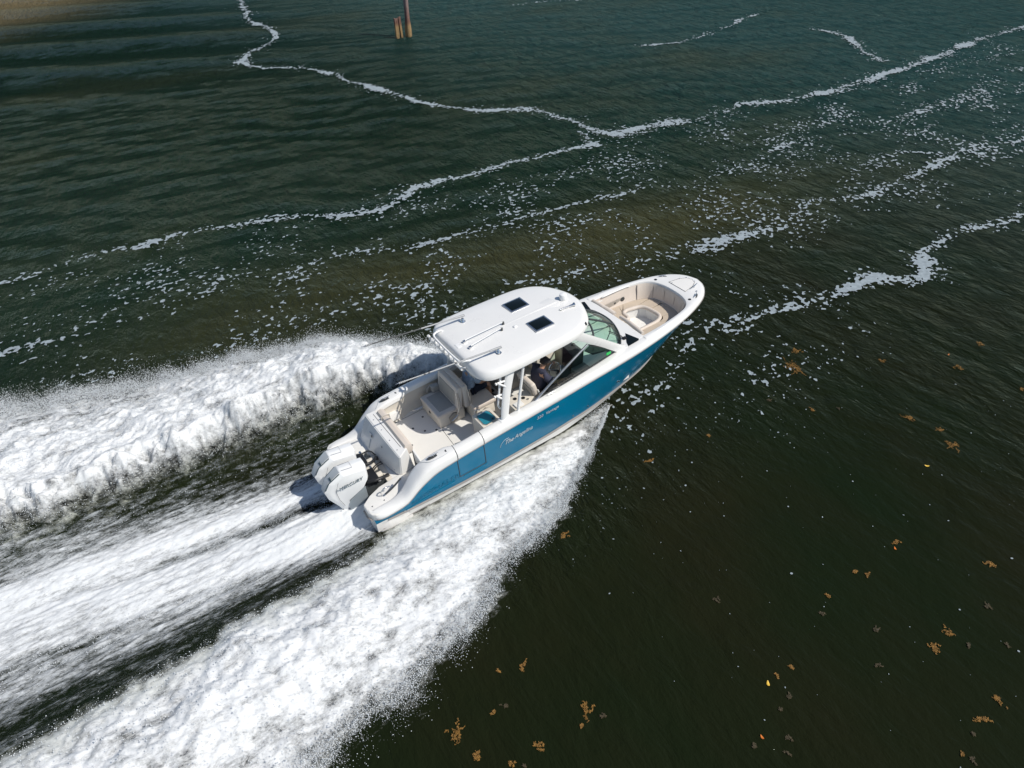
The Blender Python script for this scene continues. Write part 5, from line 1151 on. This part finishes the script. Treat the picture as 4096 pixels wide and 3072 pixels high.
o = frombm('timber_pile', rough_pile([(0.24, -1.5), (0.25, 0.0), (0.25, 0.5), (0.235, 0.95), (0.20, 1.25), (0.185, 1.9), (0.19, 2.6), (0.205, 3.2), (0.22, 4.2), (0.21, 5.4), (0.17, 5.6)], seed=1, lean=(0.012, -0.008)), M_pile, angle=70)
o.location = (24.15, 44.9, 0); tag(o, 'tall slim timber pile with tan waterline standing beside the short stump', 'pile')
# broken stump: a split shell with a gap between two standing halves
st_ = empty('broken_pile', (23.35, 45.0, 0)); tag(st_, 'short broken timber stump split down the middle beside the tall pile', 'pile')
bm = bmesh.new()
def plank(bm, pts0, pts1):
    A = [bm.verts.new(p) for p in pts0]; B = [bm.verts.new(p) for p in pts1]; n = len(A)
    bm.faces.new(A[::-1]); bm.faces.new(B)
    for i in range(n): bm.faces.new([A[i], A[(i+1) % n], B[(i+1) % n], B[i]])
plank(bm, [(-0.30, -0.12, -1), (-0.06, -0.16, -1), (-0.02, 0.14, -1), (-0.26, 0.20, -1)], [(-0.32, -0.12, 1.45), (-0.03, -0.15, 1.52), (0.02, 0.12, 1.38), (-0.28, 0.18, 1.48)])
frombm('stump_half', bm, M_pile, st_, angle=20)
bm = bmesh.new()
plank(bm, [(0.20, -0.12, -1), (0.32, -0.12, -1), (0.32, 0.16, -1), (0.22, 0.16, -1)], [(0.035, -0.12, 1.55), (0.22, -0.12, 1.60), (0.22, 0.16, 1.50), (0.05, 0.14, 1.45)])
frombm('stump_half', bm, M_pile, st_, angle=20)

# ================================================================== SEAWEED, LEAVES
M_weed = mat('sargassum', (0.235, 0.12, 0.024), 0.8, var=0.35, vscale=9)
M_weed2 = mat('faded_seaweed', (0.062, 0.048, 0.024), 0.85, var=0.3, vscale=9)
SEA = [(12.66,-2.61,.48),(13.39,-2.15,.22),(13.29,-5.87,.2),(13.24,-7.11,.23),(13.52,-6.62,.12),(16.48,-5.39,.14),(18.18,-5.11,.15),(15.02,-3.9,.13),(10.89,-3.27,.09),(11.54,-4.19,.11),(16.93,-6.93,.14),(12.13,-4.56,.07),(8.52,-3.32,.08),(6.64,-3.15,.15),(3.4,-3.85,.15),(1.33,-7.26,.19),(1.52,-7.52,.08),(1.08,-7.46,.07),(-.78,-6.27,.24),(-.72,-6.84,.14),(.88,-5.93,.12),(.44,-5.72,.05),(.18,-6.37,.08),(-.06,-6.36,.08),(.29,-7.29,.12),(-.28,-7.29,.08),(-.11,-7.43,.05),(6.91,-8.2,.11),(8.03,-8.32,.08),(9.3,-8.14,.1),(7.02,-9.18,.1),(6.39,-9.68,.09),(7.54,-10.08,.19),(8.1,-10.01,.16),(8.14,-10.39,.08),(10.35,-9.57,.16),(9.28,-10.12,.09),(8.74,-10.8,.1),(7.53,-11.29,.15),(6.98,-11.32,.17),(6.58,-11.34,.05),(4.52,-9.14,.08),(4.2,-9.21,.07),(4.66,-8.74,.06),(5.02,-8.8,.08),(3.94,-9.63,.09),(3.72,-9.78,.06),(3.34,-9.37,.06),(6.47,-8.37,.07),(6.12,-11.43,.06),(6.17,-11.58,.08),(4.97,-6.97,.08),(7.86,-8.1,.07)]
WEED_LABEL = {0: 'largest orange-brown seaweed clump, off the bow below the foam line', 1: 'thin tan seaweed wisp between the largest clump and the foam line', 15: 'dense round orange seaweed clump near the bottom edge, right of the spray', 18: 'long ragged orange seaweed clump beside the near spray at the bottom',
 32: 'wide flat tan seaweed strand in the lower right water', 33: 'upright tan seaweed clump just above the wide flat strand', 39: 'dense orange seaweed clump near the bottom right corner', 2: 'orange seaweed tuft right of the bow, beyond the largest clump', 3: 'spiky orange seaweed tuft nearest the right edge, among white flecks', 14: 'orange seaweed scrap touching the outer edge of the near spray',
 35: 'tan seaweed string near the right edge of the lower water', 38: 'loose tan seaweed pair just above the bottom right clump', 19: 'orange seaweed clump at the bottom edge below the long ragged one'}
def weed(i, x, y, r):
    rs = random.Random(100+i); bm = bmesh.new()
    stretch = rs.uniform(0.45, 0.9); th = rs.uniform(0, math.pi)
    ns = 3+int(60*r); lz = 0.004
    for k in range(ns):
        # every strand passes near the heart of the clump so the tangle hangs together
        a = rs.uniform(0, 6.28); L = r*rs.uniform(0.25, 0.8); bend = rs.uniform(-4.5, 4.5)
        ox, oy = rs.gauss(0, 0.34)*r, rs.gauss(0, 0.34)*r; pts = []; ang = a
        for q in range(7):
            pts.append(Vector((ox, oy, lz+0.012*rs.random()))); ang += bend/7+rs.uniform(-0.35, 0.35); ox += math.cos(ang)*L/6; oy += math.sin(ang)*L/6
        def tw(p): u, v = p.x, p.y*stretch; return Vector((u*math.cos(th)-v*math.sin(th), u*math.sin(th)+v*math.cos(th), p.z))
        pts = [tw(p) for p in pts]
        add_tube(bm, pts, 0.0035, 3)
        for q, p in enumerate(pts):
            for e in range(rs.randint(1, 3)):
                b = rs.uniform(0, 6.28); l = rs.uniform(0.007, 0.019); w = l*rs.uniform(0.25, 0.5)
                d = Vector((math.cos(b), math.sin(b), rs.uniform(-0.1, 0.5))); s = Vector((-math.sin(b), math.cos(b), rs.uniform(-0.4, 0.4)))
                c = p+d*l*0.8
                bm.faces.new([bm.verts.new(c-d*l), bm.verts.new(c-s*w), bm.verts.new(c+d*l), bm.verts.new(c+s*w)])
    ob = frombm('seaweed_clump', bm, M_weed if r > 0.10 or rs.random() < 0.4 else M_weed2, smooth=False)
    ob.location = (x, y, float(surf(np.array(x), np.array(y)))+0.004)
    if i in WEED_LABEL: tag(ob, WEED_LABEL[i], 'seaweed', 'seaweed adrift on the water')
    return ob
weeds = [weed(i, x, y, r) for i, (x, y, r) in enumerate(SEA)]
# the small scraps are told apart by the stretch of water they lie in and their order along it
ORD = 'first second third fourth fifth sixth seventh eighth ninth tenth eleventh twelfth thirteenth'.split()
for where, ids in (('right of the bow, %s from left', (13, 12, 8, 9, 11, 7, 4, 5, 6, 10)), ('beside the near spray at the bottom edge, %s from left', (23, 21, 22, 25, 20, 26, 24, 17, 16)),
                   ('in the column around the pale yellow leaf, %s from top', (51, 44, 43, 41, 42, 45, 47, 46)), ('in the lower right water, %s from left', (48, 27, 52, 28, 30, 31, 29, 49, 34, 40, 50, 36, 37))):
    for k, w_ in enumerate(ids): tag(weeds[w_], 'small brown seaweed scrap '+where % ORD[k], 'seaweed', 'seaweed adrift on the water')
M_leafy = mat('yellow_leaf', (0.75, 0.48, 0.06), 0.5, var=0.1); M_leafo = mat('orange_leaf', (0.62, 0.17, 0.02), 0.5, var=0.1)
for (x, y), yaw, big, lab in (((12.0, -7.17), 2.2, 1, 'yellow leaf floating off the bow near the right edge'), ((4.4, -8.76), 0.9, 1, 'pale yellow leaf floating in the dark water below the motorboat'), ((16.86, -4.87), 0.2, 0, 'tiny red-orange leaf far off the bow near the right edge'), ((3.56, -9.35), 1.4, 0, 'small red-orange leaf floating near the bottom edge'), ((9.1, -8.23), 1.0, 0, 'small bright orange leaf among brown scraps in the lower right')):
    bm = bmesh.new(); L = 0.055 if big else 0.042; w = L*0.45
    out = [(math.cos(q)*L, math.sin(q)*w*(1-0.35*math.cos(q)), 0.012*math.cos(2*q)) for q in np.linspace(0, 2*math.pi, 14, endpoint=False)]
    c = bm.verts.new((0, 0, -0.006)); V = [bm.verts.new(p) for p in out]
    for k in range(14): bm.faces.new([c, V[k], V[(k+1) % 14]])
    for f in list(bm.faces): pass
    r_ = bmesh.ops.extrude_face_region(bm, geom=list(bm.faces)); bmesh.ops.translate(bm, verts=[v for v in r_['geom'] if isinstance(v, bmesh.types.BMVert)], vec=(0, 0, 0.003))
    ob = frombm('floating_leaf', bm, M_leafy if big else M_leafo); ob.location = (x, y, float(surf(np.array(x), np.array(y)))+0.018); ob.rotation_euler = (0, 0, yaw)
    tag(ob, lab, 'leaf', 'leaves adrift on the water')
